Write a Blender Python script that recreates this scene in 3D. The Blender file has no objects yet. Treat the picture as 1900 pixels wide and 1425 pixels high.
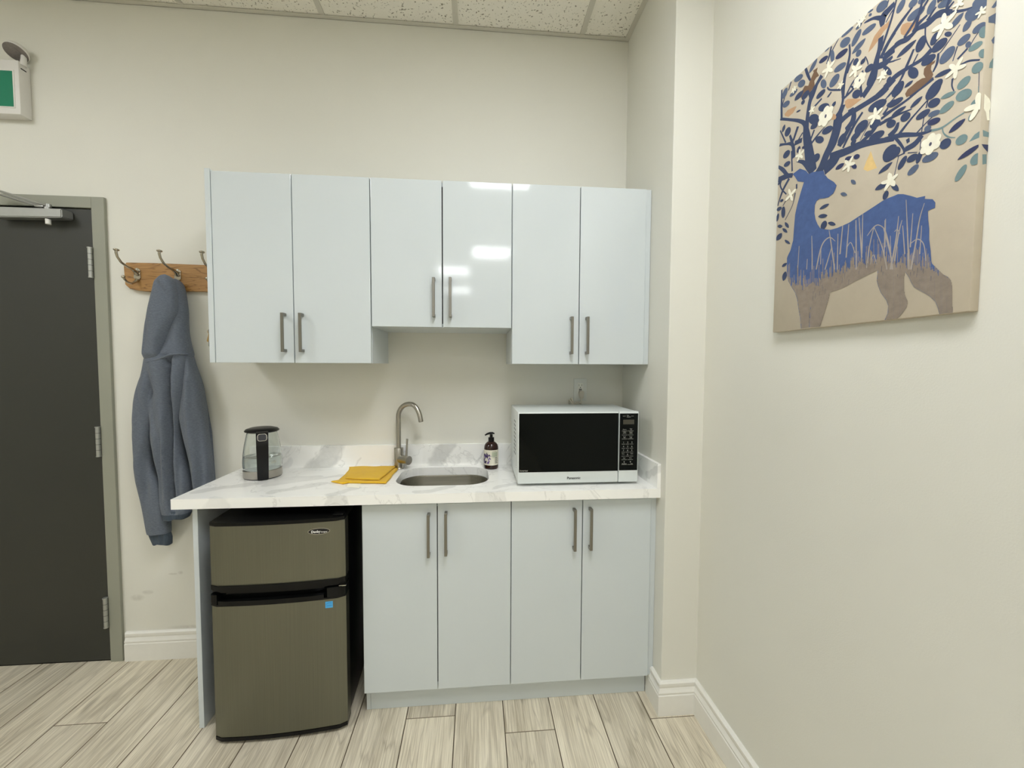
import bpy, bmesh, math, random
from mathutils import Vector, Matrix, noise
random.seed(7)
SC = bpy.context.scene
COL = SC.collection
R = math.radians

# ------------------------------------------------------------------ camera
cam = bpy.data.cameras.new('camera')
cam.sensor_fit = 'HORIZONTAL'
cam.sensor_width = 36.0
cam.lens = 757.13 * 36.0 / 1900.0
cam.clip_start = 0.02
cam_o = bpy.data.objects.new('camera', cam)
COL.objects.link(cam_o)
cam_o.matrix_world = Matrix(((0.99626, -0.000375, -0.086404, 0.09239),
                             (-0.086288, 0.047613, -0.995132, -2.04631),
                             (0.004488, 0.998866, 0.047402, 1.42062),
                             (0, 0, 0, 1)))
SC.camera = cam_o
# ------------------------------------------------------------------ world, exposure
w = bpy.data.worlds.new('world')
SC.world = w
w.use_nodes = True
w.node_tree.nodes['Background'].inputs[0].default_value = (0.8, 0.85, 0.9, 1)
w.node_tree.nodes['Background'].inputs[1].default_value = 0.3
LAMP_POWER = 11.0                      # radiance of the ceiling panels' diffusers
SC.view_settings.view_transform = 'Standard'
SC.view_settings.look = 'None'
SC.view_settings.gamma = 1.0
SC.view_settings.use_curve_mapping = False
SC.view_settings.exposure = 0.84
SC.cycles.use_denoising = True
SC.cycles.max_bounces = 10
SC.cycles.diffuse_bounces = 7
SC.cycles.transmission_bounces = 10
SC.cycles.sample_clamp_indirect = 6.0
SC.cycles.caustics_reflective = False
SC.cycles.caustics_refractive = False

# ------------------------------------------------------------------ helpers
def lin(c):
    return tuple(((v / 255.0) / 12.92 if v / 255.0 <= 0.04045 else ((v / 255.0 + 0.055) / 1.055) ** 2.4) for v in c) + (1.0,)

class NT:
    """tiny node-tree builder"""
    def __init__(s, name):
        s.m = bpy.data.materials.new(name)
        s.m.use_nodes = True
        s.t = s.m.node_tree
        s.b = s.t.nodes['Principled BSDF']
        s.n = 0
    def new(s, typ, **kw):
        n = s.t.nodes.new(typ)
        for k, v in kw.items():
            setattr(n, k, v)
        return n
    def link(s, a, b):
        s.t.links.new(a, b)
    def val(s, sock, v):
        if isinstance(v, bpy.types.NodeSocket):
            s.link(v, sock)
        else:
            sock.default_value = v
    def math(s, op, a, b=0.0, c=0.0, clamp=False):
        n = s.new('ShaderNodeMath', operation=op)
        n.use_clamp = clamp
        s.val(n.inputs[0], a); s.val(n.inputs[1], b)
        if len(n.inputs) > 2: s.val(n.inputs[2], c)
        return n.outputs[0]
    def obj(s, scale=(1, 1, 1), loc=(0, 0, 0), rnd=False):
        tc = s.new('ShaderNodeTexCoord')
        mp = s.new('ShaderNodeMapping')
        mp.inputs['Scale'].default_value = scale
        mp.inputs['Location'].default_value = loc
        src = tc.outputs['Object']
        if rnd:
            oi = s.new('ShaderNodeObjectInfo')
            va = s.new('ShaderNodeVectorMath', operation='SCALE')
            va.inputs[0].default_value = (13.7, 41.3, 7.1)
            s.link(oi.outputs['Random'], va.inputs['Scale'])
            ad = s.new('ShaderNodeVectorMath', operation='ADD')
            s.link(src, ad.inputs[0]); s.link(va.outputs[0], ad.inputs[1])
            src = ad.outputs[0]
            s.rand = oi.outputs['Random']
        s.link(src, mp.inputs['Vector'])
        return mp.outputs[0]
    def noise(s, vec, scale=5, detail=3, rough=0.5, dist=0.0):
        n = s.new('ShaderNodeTexNoise')
        n.inputs['Scale'].default_value = scale
        n.inputs['Detail'].default_value = detail
        n.inputs['Roughness'].default_value = rough
        n.inputs['Distortion'].default_value = dist
        s.link(vec, n.inputs['Vector'])
        return n.outputs[0]
    def ramp(s, f, stops, interp='LINEAR'):
        n = s.new('ShaderNodeValToRGB')
        n.color_ramp.interpolation = interp
        e = n.color_ramp.elements
        while len(e) < len(stops): e.new(0.5)
        for el, (p, c) in zip(e, stops):
            el.position = p
            el.color = c if len(c) == 4 else tuple(c) + (1,)
        s.link(f, n.inputs[0])
        return n.outputs[0]
    def mix(s, f, a, b, mode='MIX'):
        n = s.new('ShaderNodeMix', data_type='RGBA', blend_type=mode)
        s.val(n.inputs[0], f); s.val(n.inputs[6], a); s.val(n.inputs[7], b)
        return n.outputs[2]
    def bump(s, h, strength=0.2, dist=0.01):
        n = s.new('ShaderNodeBump')
        n.inputs['Strength'].default_value = strength
        n.inputs['Distance'].default_value = dist
        s.link(h, n.inputs['Height'])
        s.link(n.outputs[0], s.b.inputs['Normal'])
    def set(s, color=None, rough=None, metal=None, **kw):
        if color is not None: s.val(s.b.inputs['Base Color'], color)
        if rough is not None: s.val(s.b.inputs['Roughness'], rough)
        if metal is not None: s.val(s.b.inputs['Metallic'], metal)
        for k, v in kw.items(): s.val(s.b.inputs[k.replace('_', ' ')], v)
        return s.m

def plain(name, rgb, rough=0.5, metal=0.0, var=0.06, vs=40, **kw):
    """plain finish with a little procedural variation in tone"""
    t = NT(name)
    f = t.noise(t.obj(), vs, 3)
    c = lin(rgb)
    a = tuple(min(1, v * (1 - var)) for v in c[:3]) + (1,)
    b = tuple(min(1, v * (1 + var)) for v in c[:3]) + (1,)
    return t.set(t.mix(f, a, b), rough, metal, **kw)

def dist_mask(t, vec2, spots):
    """max of soft elliptical spots given as (a, b, ra, rb) on two coordinates"""
    a_s, b_s = vec2
    out = None
    for (a, b, ra, rb) in spots:
        da = t.math('DIVIDE', t.math('SUBTRACT', a_s, a), ra)
        db = t.math('DIVIDE', t.math('SUBTRACT', b_s, b), rb)
        d = t.math('ADD', t.math('MULTIPLY', da, da), t.math('MULTIPLY', db, db))
        m = t.math('SUBTRACT', 1.0, d, clamp=True)
        out = m if out is None else t.math('MAXIMUM', out, m)
    return out

def seg_dist(t, a_s, b_s, p, q):
    """distance to the segment p-q on two coordinates"""
    dx, dy = q[0] - p[0], q[1] - p[1]
    L2 = dx * dx + dy * dy
    u = t.math('SUBTRACT', a_s, p[0]); v = t.math('SUBTRACT', b_s, p[1])
    k = t.math('DIVIDE', t.math('ADD', t.math('MULTIPLY', u, dx), t.math('MULTIPLY', v, dy)), L2, clamp=True)
    ex = t.math('SUBTRACT', u, t.math('MULTIPLY', k, dx)); ey = t.math('SUBTRACT', v, t.math('MULTIPLY', k, dy))
    return t.math('SQRT', t.math('ADD', t.math('MULTIPLY', ex, ex), t.math('MULTIPLY', ey, ey)))

# ---- mesh builders: all add to a bmesh in world (or the parent's own) coordinates
def BM(): return bmesh.new()

def box(bm, x0, x1, y0, y1, z0, z1, bev=0.0, seg=2):
    vs = [bm.verts.new(p) for p in ((x0, y0, z0), (x1, y0, z0), (x1, y1, z0), (x0, y1, z0), (x0, y0, z1), (x1, y0, z1), (x1, y1, z1), (x0, y1, z1))]
    fs = [bm.faces.new([vs[i] for i in q]) for q in ((0, 3, 2, 1), (4, 5, 6, 7), (0, 1, 5, 4), (1, 2, 6, 5), (2, 3, 7, 6), (3, 0, 4, 7))]
    if bev:
        es = list({e for f in fs for e in f.edges})
        bmesh.ops.bevel(bm, geom=es, offset=bev, segments=seg, affect='EDGES', profile=0.5)
    return bm

def frame_of(d):
    d = Vector(d).normalized()
    a = Vector((0, 0, 1)) if abs(d.z) < 0.9 else Vector((1, 0, 0))
    u = d.cross(a).normalized()
    return u, d.cross(u).normalized()

def tube(bm, pts, rad, n=12, cap=True, flat=1.0):
    """tube along points with a radius (or list of radii); flat squashes the second axis"""
    pts = [Vector(p) for p in pts]
    rads = rad if isinstance(rad, (list, tuple)) else [rad] * len(pts)
    rings = []
    u = None
    for i, p in enumerate(pts):
        d = (pts[min(i + 1, len(pts) - 1)] - pts[max(i - 1, 0)]).normalized()
        if u is None: u, v = frame_of(d)
        else:
            u = (u - d * u.dot(d)).normalized(); v = d.cross(u)
        rings.append([bm.verts.new(p + (u * math.cos(2 * math.pi * k / n) + v * math.sin(2 * math.pi * k / n) * flat) * rads[i]) for k in range(n)])
    for a, b in zip(rings, rings[1:]):
        for k in range(n): bm.faces.new((a[k], a[(k + 1) % n], b[(k + 1) % n], b[k]))
    if cap:
        bm.faces.new(rings[0][::-1]); bm.faces.new(rings[-1])
    return bm

def lathe(bm, prof, c=(0, 0, 0), axis=(0, 0, 1), n=32, sx=1.0, sy=1.0):
    """profile of (radius, height) pairs turned about an axis through c; zero radii close the ends"""
    ax = Vector(axis).normalized(); c = Vector(c)
    if abs(ax.z) > 0.999: u, v = Vector((1, 0, 0)), Vector((0, 1, 0)) * (1 if ax.z > 0 else -1)
    else: u, v = frame_of(ax); v = ax.cross(u)
    rings = []
    for r, h in prof:
        if r < 1e-6: rings.append([bm.verts.new(c + ax * h)])
        else: rings.append([bm.verts.new(c + ax * h + u * (r * sx * math.cos(2 * math.pi * k / n)) + v * (r * sy * math.sin(2 * math.pi * k / n))) for k in range(n)])
    for a, b in zip(rings, rings[1:]):
        for k in range(n):
            k2 = (k + 1) % n
            if len(a) == 1 and len(b) == 1: continue
            if len(a) == 1: bm.faces.new((a[0], b[k2], b[k]))
            elif len(b) == 1: bm.faces.new((a[k], a[k2], b[0]))
            else: bm.faces.new((a[k], a[k2], b[k2], b[k]))
    return bm

def cyl(bm, p, q, r, n=20):
    p, q = Vector(p), Vector(q)
    return lathe(bm, [(0, 0), (r, 0), (r, (q - p).length), (0, (q - p).length)], p, q - p, n)

def prism(bm, pts, vec):
    """flat outline pushed along a vector"""
    a = [bm.verts.new(Vector(p)) for p in pts]; b = [bm.verts.new(Vector(p) + Vector(vec)) for p in pts]
    bm.faces.new(a[::-1]); bm.faces.new(b)
    for i in range(len(a)):
        j = (i + 1) % len(a); bm.faces.new((a[i], a[j], b[j], b[i]))
    return bm

def sweep(bm, path, prof, lo=0, hi=None):
    """moulding profile of (outward, z) pairs along a floor path, mitred; outward is to the right of travel"""
    P = [Vector(p) for p in path]; rings = []
    for i, p in enumerate(P):
        ns = []
        for a, b in ((i - 1, i), (i, i + 1)):
            if a >= 0 and b < len(P):
                d = (P[b] - P[a]).normalized(); ns.append(Vector((d.y, -d.x)))
        n = ns[0] if len(ns) == 1 else (ns[0] + ns[1]) / (1 + ns[0].dot(ns[1]))
        rings.append([bm.verts.new((p.x + n.x * o, p.y + n.y * o, z)) for o, z in prof])
    rings = rings[lo:hi]
    for a, b in zip(rings, rings[1:]):
        for k in range(len(prof) - 1): bm.faces.new((a[k], b[k], b[k + 1], a[k + 1]))
    bm.faces.new(rings[0]); bm.faces.new(rings[-1][::-1])
    return bm

def mk(name, bm, mat, parent=None, smooth=False, ang=35, label=None, local=False, kind=None):
    """link a bmesh as ONE object; geometry in world coordinates is moved into the parent's frame"""
    bmesh.ops.recalc_face_normals(bm, faces=bm.faces)
    root = parent
    if parent is not None and not local:
        mw = Matrix.Identity(4); q = parent
        while q is not None: mw = q.matrix_basis @ mw; q = q.parent
        bmesh.ops.transform(bm, matrix=mw.inverted(), verts=bm.verts)
    me = bpy.data.meshes.new(name); bm.to_mesh(me); bm.free()
    for m_ in (mat if isinstance(mat, (list, tuple)) else [mat]): me.materials.append(m_)
    if smooth:
        me.polygons.foreach_set('use_smooth', [True] * len(me.polygons))
        try: me.set_sharp_from_angle(angle=R(ang))
        except Exception: pass
    o = bpy.data.objects.new(name, me); COL.objects.link(o)
    if parent is not None: o.parent = parent
    if label: o['label'] = label
    if kind: o['kind'] = kind
    return o

def thing(name, loc, label, cat, group=None, rz=0.0):
    o = bpy.data.objects.new(name, None); COL.objects.link(o)
    o.empty_display_size = 0.05
    o.location = loc; o.rotation_euler = (0, 0, rz)
    o['label'] = label; o['category'] = cat
    if group: o['group'] = group
    return o

def tag(o, label, cat, group=None):
    o['label'] = label; o['category'] = cat
    if group: o['group'] = group
    return o

def setting(name, loc=(0, 0, 0)):
    o = bpy.data.objects.new(name, None); COL.objects.link(o)
    o.empty_display_size = 0.05; o.location = loc; o['kind'] = 'structure'
    return o

def text(name, body, size, mat, parent, origin, xdir=(1, 0, 0), zdir=(0, 0, 1), bold=0.0, sx=1.0, align='LEFT', extrude=0.00015, label=None):
    """flat lettering standing on a surface"""
    cu = bpy.data.curves.new(name, 'FONT'); cu.body = body; cu.size = size; cu.align_x = align; cu.extrude = extrude; cu.offset = bold; cu.resolution_u = 3
    tmp = bpy.data.objects.new('tmp', cu); COL.objects.link(tmp)
    me = bpy.data.meshes.new_from_object(tmp.evaluated_get(bpy.context.evaluated_depsgraph_get()))
    bpy.data.objects.remove(tmp); bpy.data.curves.remove(cu)
    bm = BM(); bm.from_mesh(me); bpy.data.meshes.remove(me)
    x, z = Vector(xdir).normalized(), Vector(zdir).normalized(); y = x.cross(z)
    # text x -> xdir, text y -> zdir, text normal -> toward the viewer
    mw = Matrix(((x.x * sx, z.x, y.x, origin[0]), (x.y * sx, z.y, y.y, origin[1]), (x.z * sx, z.z, y.z, origin[2]), (0, 0, 0, 1)))
    bmesh.ops.transform(bm, matrix=mw, verts=bm.verts)
    return mk(name, bm, mat, parent, label=label)

# ------------------------------------------------------------------ dimensions (metres, back wall at y = 0)
XR, XP, YP = 0.9921, 0.8423, -0.5007          # right wall, pillar side, pillar front
ZC = 3.0239                                   # ceiling grid
XL, YF, YFAR, XPART = -3.6, -3.4, -9.4, -0.86
YU, ZU0, ZU1, ZUM = -0.3226, 1.4234, 2.1716, 1.5746
YB, ZB0, ZB1 = -0.4288, 0.1016, 0.868
ZT, ZT0, YT = 0.9178, 0.8796, -0.4602

# ------------------------------------------------------------------ materials
def wall_mat(name, spots=None, axes='xz'):
    t = NT(name)
    v = t.obj()
    f = t.noise(v, 3.0, 3)
    c = t.mix(f, lin((215, 214, 205)), lin((220, 219, 210)))
    if spots:
        sp = t.new('ShaderNodeSeparateXYZ'); t.link(v, sp.inputs[0])
        a, b = {'x': sp.outputs[0], 'y': sp.outputs[1]}[axes[0]], sp.outputs[2]
        m = dist_mask(t, (a, b), spots)
        n = t.noise(t.obj((60, 60, 60)), 1.0, 3)
        m = t.math('MULTIPLY', m, t.math('MULTIPLY', n, 0.45))
        c = t.mix(m, c, lin((120, 112, 98)))
    t.bump(t.noise(t.obj(), 260, 2), 0.12, 0.002)
    return t.set(c, 0.55)

M_wall = wall_mat('wall_paint')
M_wall_b = wall_mat('wall_paint_back', [(-1.522, 0.30, 0.035, 0.018), (-1.475, 0.325, 0.03, 0.012), (-1.325, 0.415, 0.014, 0.01), (-1.36, 0.41, 0.025, 0.006), (-1.29, 0.145, 0.12, 0.012)])
M_wall_r = wall_mat('wall_paint_right', [(-1.06, 0.30, 0.022, 0.010), (-1.10, 0.285, 0.02, 0.008)], 'yz')
M_trim = plain('trim_white', (226, 225, 219), 0.38, var=0.03)
t = NT('white_lacquer')
t.bump(t.noise(t.obj(), 95, 2, 0.6), 0.02, 0.003)
M_lacq = t.set(t.mix(t.noise(t.obj(), 6, 2), lin((199, 207, 210)), lin((202, 209, 212))), 0.07, 0.0, IOR=1.5)
M_lacq_edge = plain('white_melamine', (201, 208, 211), 0.3, var=0.02)
t = NT('brushed_nickel')
M_nick = t.set(t.mix(t.noise(t.obj((400, 400, 8)), 1, 3), lin((126, 123, 116)), lin((152, 149, 141))), 0.32, 1.0)
t = NT('faucet_steel')
M_fauc = t.set(t.mix(t.noise(t.obj((300, 300, 300)), 1, 3), lin((160, 156, 147)), lin((184, 180, 170))), 0.28, 1.0)
M_chrome = plain('chrome', (205, 203, 196), 0.12, 1.0)
M_black = plain('black_plastic', (13, 13, 13), 0.34, IOR=1.36)
M_blackgl = plain('black_gloss', (7, 8, 8), 0.14, IOR=1.32)
M_dark = plain('cavity_dark', (16, 16, 15), 0.8)
M_ceilbar = plain('grid_white', (200, 197, 186), 0.5, var=0.02)
M_doorp = plain('door_paint', (46, 47, 42), 0.42, var=0.08, vs=3)
M_frame = plain('frame_paint', (146, 147, 134), 0.45, var=0.05, vs=6)
M_alum = plain('closer_aluminium', (172, 173, 170), 0.36, 0.8)
M_hinge = plain('hinge_zinc', (175, 177, 172), 0.4, 0.7)

t = NT('ceiling_tile')
v = t.obj((1, 1, 1), rnd=True)
n1 = t.noise(v, 95, 2, 0.65)
hole = t.ramp(n1, [(0.0, (1, 1, 1)), (0.33, (1, 1, 1)), (0.39, (0, 0, 0))])
n2 = t.noise(v, 300, 2)
t.bump(t.math('SUBTRACT', t.math('MULTIPLY', n2, 0.5), hole), 0.4, 0.003)
M_tile = t.set(t.mix(hole, t.mix(n2, lin((232, 228, 217)), lin((240, 237, 228))), lin((140, 134, 120))), 0.9)

def wood_floor():
    t = NT('floor_oak')
    v = t.obj((1, 1, 1), rnd=True)
    sp = t.new('ShaderNodeSeparateXYZ'); t.link(v, sp.inputs[0])
    def stretched(sx, sy):
        mp = t.new('ShaderNodeMapping'); mp.inputs['Scale'].default_value = (sx, sy, 1); t.link(v, mp.inputs['Vector']); return mp.outputs[0]
    fine = t.noise(stretched(300, 6), 1, 4, 0.6)
    wide = t.noise(stretched(38, 1.6), 1, 3, 0.55, 0.4)
    warp = t.noise(stretched(9, 1.1), 1, 3, 0.55, 0.6)
    # cathedral figure: bands of a smoothly warped cross coordinate
    ring = t.math('FRACT', t.math('MULTIPLY', warp, 7.0))
    ring = t.math('ABSOLUTE', t.math('SUBTRACT', ring, 0.5))
    blot = t.noise(stretched(5, 1.0), 1, 2)
    knot = t.ramp(t.noise(stretched(7.5, 2.4), 1, 1), [(0.0, (1, 1, 1)), (0.215, (1, 1, 1)), (0.27, (0, 0, 0))])
    fine = t.ramp(fine, [(0.34, (0, 0, 0)), (0.62, (1, 1, 1))])
    wide = t.ramp(wide, [(0.32, (0, 0, 0)), (0.66, (1, 1, 1))])
    base = t.mix(t.math('ADD', t.math('MULTIPLY', fine, 0.62), t.math('MULTIPLY', wide, 0.38)), lin((158, 147, 124)), lin((232, 224, 204)))
    base = t.mix(t.math('MULTIPLY', t.ramp(ring, [(0.0, (1, 1, 1)), (0.16, (0, 0, 0))]), 0.42), base, lin((128, 117, 98)))
    base = t.mix(t.math('MULTIPLY', t.ramp(blot, [(0.35, (0, 0, 0)), (0.7, (1, 1, 1))]), 0.35), base, lin((233, 225, 206)))
    base = t.mix(t.math('MULTIPLY', knot, 0.75), base, lin((88, 74, 56)))
    tone = t.math('ADD', t.math('MULTIPLY', t.rand, 0.14), 0.91)
    cc = t.new('ShaderNodeVectorMath', operation='SCALE'); t.link(base, cc.inputs[0]); t.link(tone, cc.inputs['Scale'])
    t.bump(fine, 0.12, 0.002)
    return t.set(cc.outputs[0], 0.42)
M_floor = wood_floor()
M_floorgap2 = plain('plank_edge', (128, 116, 96), 0.7)
M_floorgap = plain('floor_gap', (48, 42, 34), 0.9)

def quartz(name, bands, ax):
    """white quartz with grey veining; bands are (p, q, half-width, strength) on two coordinates"""
    t = NT(name)
    v = t.obj(loc=(0, 0, ZT0))
    sp = t.new('ShaderNodeSeparateXYZ'); t.link(v, sp.inputs[0])
    wn = t.new('ShaderNodeTexNoise'); wn.inputs['Scale'].default_value = 9; wn.inputs['Detail'].default_value = 5; t.link(v, wn.inputs['Vector'])
    ws = t.new('ShaderNodeSeparateColor'); t.link(wn.outputs[1], ws.inputs[0])
    a = t.math('ADD', sp.outputs['XYZ'.index(ax[0])], t.math('MULTIPLY', t.math('SUBTRACT', ws.outputs[0], 0.5), 0.09))
    b = t.math('ADD', sp.outputs['XYZ'.index(ax[1])], t.math('MULTIPLY', t.math('SUBTRACT', ws.outputs[1], 0.5), 0.09))
    cloud = t.noise(v, 26, 5, 0.65)
    col = t.mix(t.noise(v, 4, 4), lin((246, 246, 243)), lin((241, 241, 238)))
    for (p, q, hw, st) in bands:
        d = seg_dist(t, a, b, p, q)
        m = t.math('SUBTRACT', 1.0, t.math('DIVIDE', d, hw), clamp=True)
        m = t.math('MULTIPLY', t.math('MINIMUM', t.math('MULTIPLY', m, 3.0), 1.0), t.math('ADD', t.math('MULTIPLY', cloud, 0.9), 0.35))
        col = t.mix(t.math('MULTIPLY', m, st, clamp=True), col, lin((176, 177, 175)))
    vein = t.math('ABSOLUTE', t.math('SUBTRACT', t.noise(v, 3.2, 6, 0.6, 0.8), 0.5))
    vm = t.ramp(vein, [(0.0, (1, 1, 1)), (0.012, (0, 0, 0))])
    col = t.mix(t.math('MULTIPLY', vm, t.math('MULTIPLY', cloud, 0.45)), col, lin((140, 140, 138)))
    return t.set(col, 0.2)
M_quartz_top = quartz('quartz_top', [((-1.0, -0.36), (-0.62, -0.17), 0.030, .42), ((-0.78, -0.30), (-0.25, -0.03), 0.022, .38), ((-0.70, -0.40), (-0.55, -0.30), 0.030, .42), ((-0.47, -0.44), (-0.40, -0.36), 0.022, .42), ((-0.14, -0.43), (0.0, -0.38), 0.022, .42), ((0.16, -0.40), (0.30, -0.33), 0.018, .4), ((0.22, -0.09), (0.27, -0.16), 0.02, .3), ((-0.46, -0.462), (-0.40, -0.462), 0.022, .28), ((-0.9, -0.462), (-0.84, -0.462), 0.022, .22), ((0.10, -0.462), (0.2, -0.462), 0.022, .25)], 'XY')
M_quartz_spl = quartz('quartz_splash', [((-0.69, 0.90), (-0.585, 1.03), 0.050, .62), ((-0.12, 0.93), (-0.045, 1.02), 0.042, .62), ((0.09, 0.92), (0.16, 1.03), 0.006, .4), ((-0.50, 0.92), (-0.46, 0.97), 0.006, .3), ((-0.86, 0.90), (-0.80, 0.95), 0.02, .3)], 'XZ')
M_quartz_side = quartz('quartz_side', [((-0.45, 0.99), (-0.36, 0.95), 0.02, .4), ((-0.30, 0.93), (-0.15, 1.02), 0.02, .3)], 'YZ')

# ------------------------------------------------------------------ room shell
bm = BM()
box(bm, XL, -2.565, 0, .1, 0, ZC + .2); box(bm, -1.640, XP, 0, .1, 0, ZC + .2); box(bm, -2.565, -1.640, 0, .1, 2.118, ZC + .2)
mk('wall_back', bm, M_wall_b, kind='structure')
mk('wall_pillar', box(BM(), XP, XR + .1, YP, .1, 0, ZC + .2, .002), M_wall, kind='structure')
mk('wall_right', box(BM(), XR, XR + .1, YFAR, YP, 0, ZC + .2), M_wall_r, kind='structure')
mk('wall_left', box(BM(), XL - .1, XL, YF, 0, 0, ZC + .2), M_wall, kind='structure')
mk('wall_front', box(BM(), XL - .1, XPART, YF - .1, YF, 0, ZC + .2), M_wall, kind='structure')
mk('wall_corridor', box(BM(), XPART - .1, XPART, YFAR, YF - .1, 0, ZC + .2), M_wall, kind='structure')
mk('wall_end', box(BM(), XPART - .1, XR + .1, YFAR - .1, YFAR, 0, ZC + .2), M_wall, kind='structure')

# floor: sub-base plus boards laid toward the back wall
bm = BM()
box(bm, XL - .1, XR + .1, YFAR - .1, .1, -.06, -.009)
box(bm, XL - .1, XR + .1, YFAR - .1, -3.0, -.009, 0)
floor = mk('floor', bm, [M_floorgap], kind='structure')
floor.data.materials.append(M_floor)
for p_ in floor.data.polygons:
    if p_.center.z > -.001: p_.material_index = 1
PW = .1955
joint = {-3: -.466, -2: -.94, 0: -.446, 1: -.86, 2: -.541, 3: -1.05, 4: -.80, 5: -.525, -7: -.366, -4: -1.02, -5: -.74, -6: -1.12, -1: -1.28}
rj = random.Random(4)
for k in range(-18, 7):
    x0 = -.1888 + PW * (k)
    x1 = min(x0 + PW, XR); x0 = max(x0, XL)
    if x1 - x0 < .01: continue
    # row k spans x0..x1; key -7 is the row whose joint shows at the left edge of the view
    jy = joint.get(k, -rj.uniform(.2, 1.2))
    ys = [0.0]
    y = jy
    while y > -3.0: ys.append(y); y -= 1.285
    ys.append(-3.0)
    for a, b in zip(ys, ys[1:]):
        if a - b < .02: continue
        pk = mk('plank', box(BM(), x0 + .0008, x1 - .0008, b + .0006, a - .0006, -.009, 0, .0012, 1), [M_floor, M_floorgap2], floor)
        for p_ in pk.data.polygons:
            if p_.normal.z < .9: p_.material_index = 1

# baseboards
BBP = [(0, 0), (.018, 0), (.018, .083), (.0155, .0865), (.0175, .095), (.0135, .104), (.0105, .112), (.013, .121), (.0135, .131), (.007, .138), (0, .138)]
mk('baseboard_back', sweep(BM(), [(-1.5755, 0), (-.9835, 0)], BBP), M_trim, kind='structure')
path = [(XP, -.389), (XP, YP), (XR, YP), (XR, -3.38)]
mk('baseboard_pillar', sweep(BM(), path, BBP, 0, 3), M_trim, kind='structure')
mk('baseboard_right', sweep(BM(), path, BBP, 2, 4), M_trim, kind='structure')
mk('baseboard_left', sweep(BM(), [(XL, YF + .0185), (XL, 0)], BBP), M_trim, kind='structure')
mk('baseboard_front', sweep(BM(), [(XPART, YF), (XL, YF)], BBP), M_trim, kind='structure')

# ceiling: slab, hung tiles, grid bars, wall angle
ceil = mk('ceiling', box(BM(), XL - .1, XR + .1, YFAR - .1, .1, ZC + .05, ZC + .15), M_ceilbar, kind='structure')
GX = [-.0067 + .6104 * k for k in range(-6, 2)]
GY = [-.61 * k for k in range(0, 16)]
lamps = {(0, 2): 'A', (0, 3): 'A2', (0, 7): 'B', (-1, 9): 'C', (-1, 12): 'D', (-5, 3): 'E', (-4, 2): 'F'}  # E and F are unseen panels added to brighten the left side
xs = [XL] + [g for g in GX if g > XL + .05] + [XR]
for i in range(len(xs) - 1):
    x0, x1 = xs[i], xs[i + 1]
    ki = round((x0 + .0067) / .6104) if x0 > XL else -99
    for j in range(len(GY) - 1):
        y1, y0 = GY[j], GY[j + 1]
        if y0 < YF - .3 and x1 <= XPART: continue
        if (ki, j) in lamps: continue
        xe = x1
        if x1 > XP and y0 > YP: xe = XP
        mk('ceiling_tile', box(BM(), x0 + .003, xe - .003, y0 + .003, y1 - .003, ZC + .004, ZC + .02, .003, 1), M_tile, ceil)
for g in xs[1:-1]:
    mk('ceiling_rail', box(BM(), g - .012, g + .012, YFAR if g > XPART else YF, -.012, ZC, ZC + .03), M_ceilbar, ceil)
for g in GY[1:]:
    mk('ceiling_rail', box(BM(), XL if g > YF else XPART, XR, g - .012, g + .012, ZC + .0004, ZC + .03), M_ceilbar, ceil)
bm = BM()
box(bm, XL, XP, -.022, 0, ZC - .0005, ZC + .0012); box(bm, XL, XP, -.0015, 0, ZC - .0005, ZC + .022)
box(bm, XP - .022, XP, YP, -.022, ZC - .0005, ZC + .0012); box(bm, XP, XR, YP - .022, YP, ZC - .0005, ZC + .0012); box(bm, XR - .022, XR, YFAR, YP - .022, ZC - .0005, ZC + .0012)
mk('wall_angle', bm, M_ceilbar, ceil)

# ceiling light panels (some show only as reflections in the lacquered doors)
t = NT('lamp_diffuser')
n = t.noise(t.obj(), 200, 1)
t.set(lin((235, 235, 230)), 0.5, Emission_Color=(0.98, 1.0, 1.025, 1), Emission_Strength=LAMP_POWER)
M_lamp = t.m
LL = {'A': 'long ceiling light panel in front of the kitchenette, nearest the wall cabinets', 'B': 'square ceiling light panel further out in line with the one over the kitchenette', 'C': 'square ceiling light panel in the second corridor row, the nearer one', 'D': 'square ceiling light panel at the far end of the corridor', 'E': 'added, unseen square ceiling light panel near the side wall beyond the dark grey door', 'F': 'added, unseen square ceiling light panel straight in front of the dark grey door'}
for (ki, j), key in lamps.items():
    if key == 'A2': continue
    x0 = -.0067 + .6104 * ki; y1 = GY[j]; cx, cy = x0 + .3052, y1 - (.61 if key == 'A' else .305)
    hl = .595 if key == 'A' else .29          # the nearest panel is twice as long
    L_ = thing('ceiling_light', (cx, cy, ZC + .004), LL[key], 'ceiling light', 'ceiling light panels')
    bm = BM()
    for a in ((-.29, .29, -hl, .028 - hl), (-.29, .29, hl - .028, hl), (-.29, -.262, .028 - hl, hl - .028), (.262, .29, .028 - hl, hl - .028)):
        box(bm, cx + a[0], cx + a[1], cy + a[2], cy + a[3], ZC + .004, ZC + .016)
    mk('light_frame', bm, M_trim, L_)
    mk('diffuser', box(BM(), cx - .262, cx + .262, cy - hl + .028, cy + hl - .028, ZC + .007, ZC + .012), M_lamp, L_)

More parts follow.
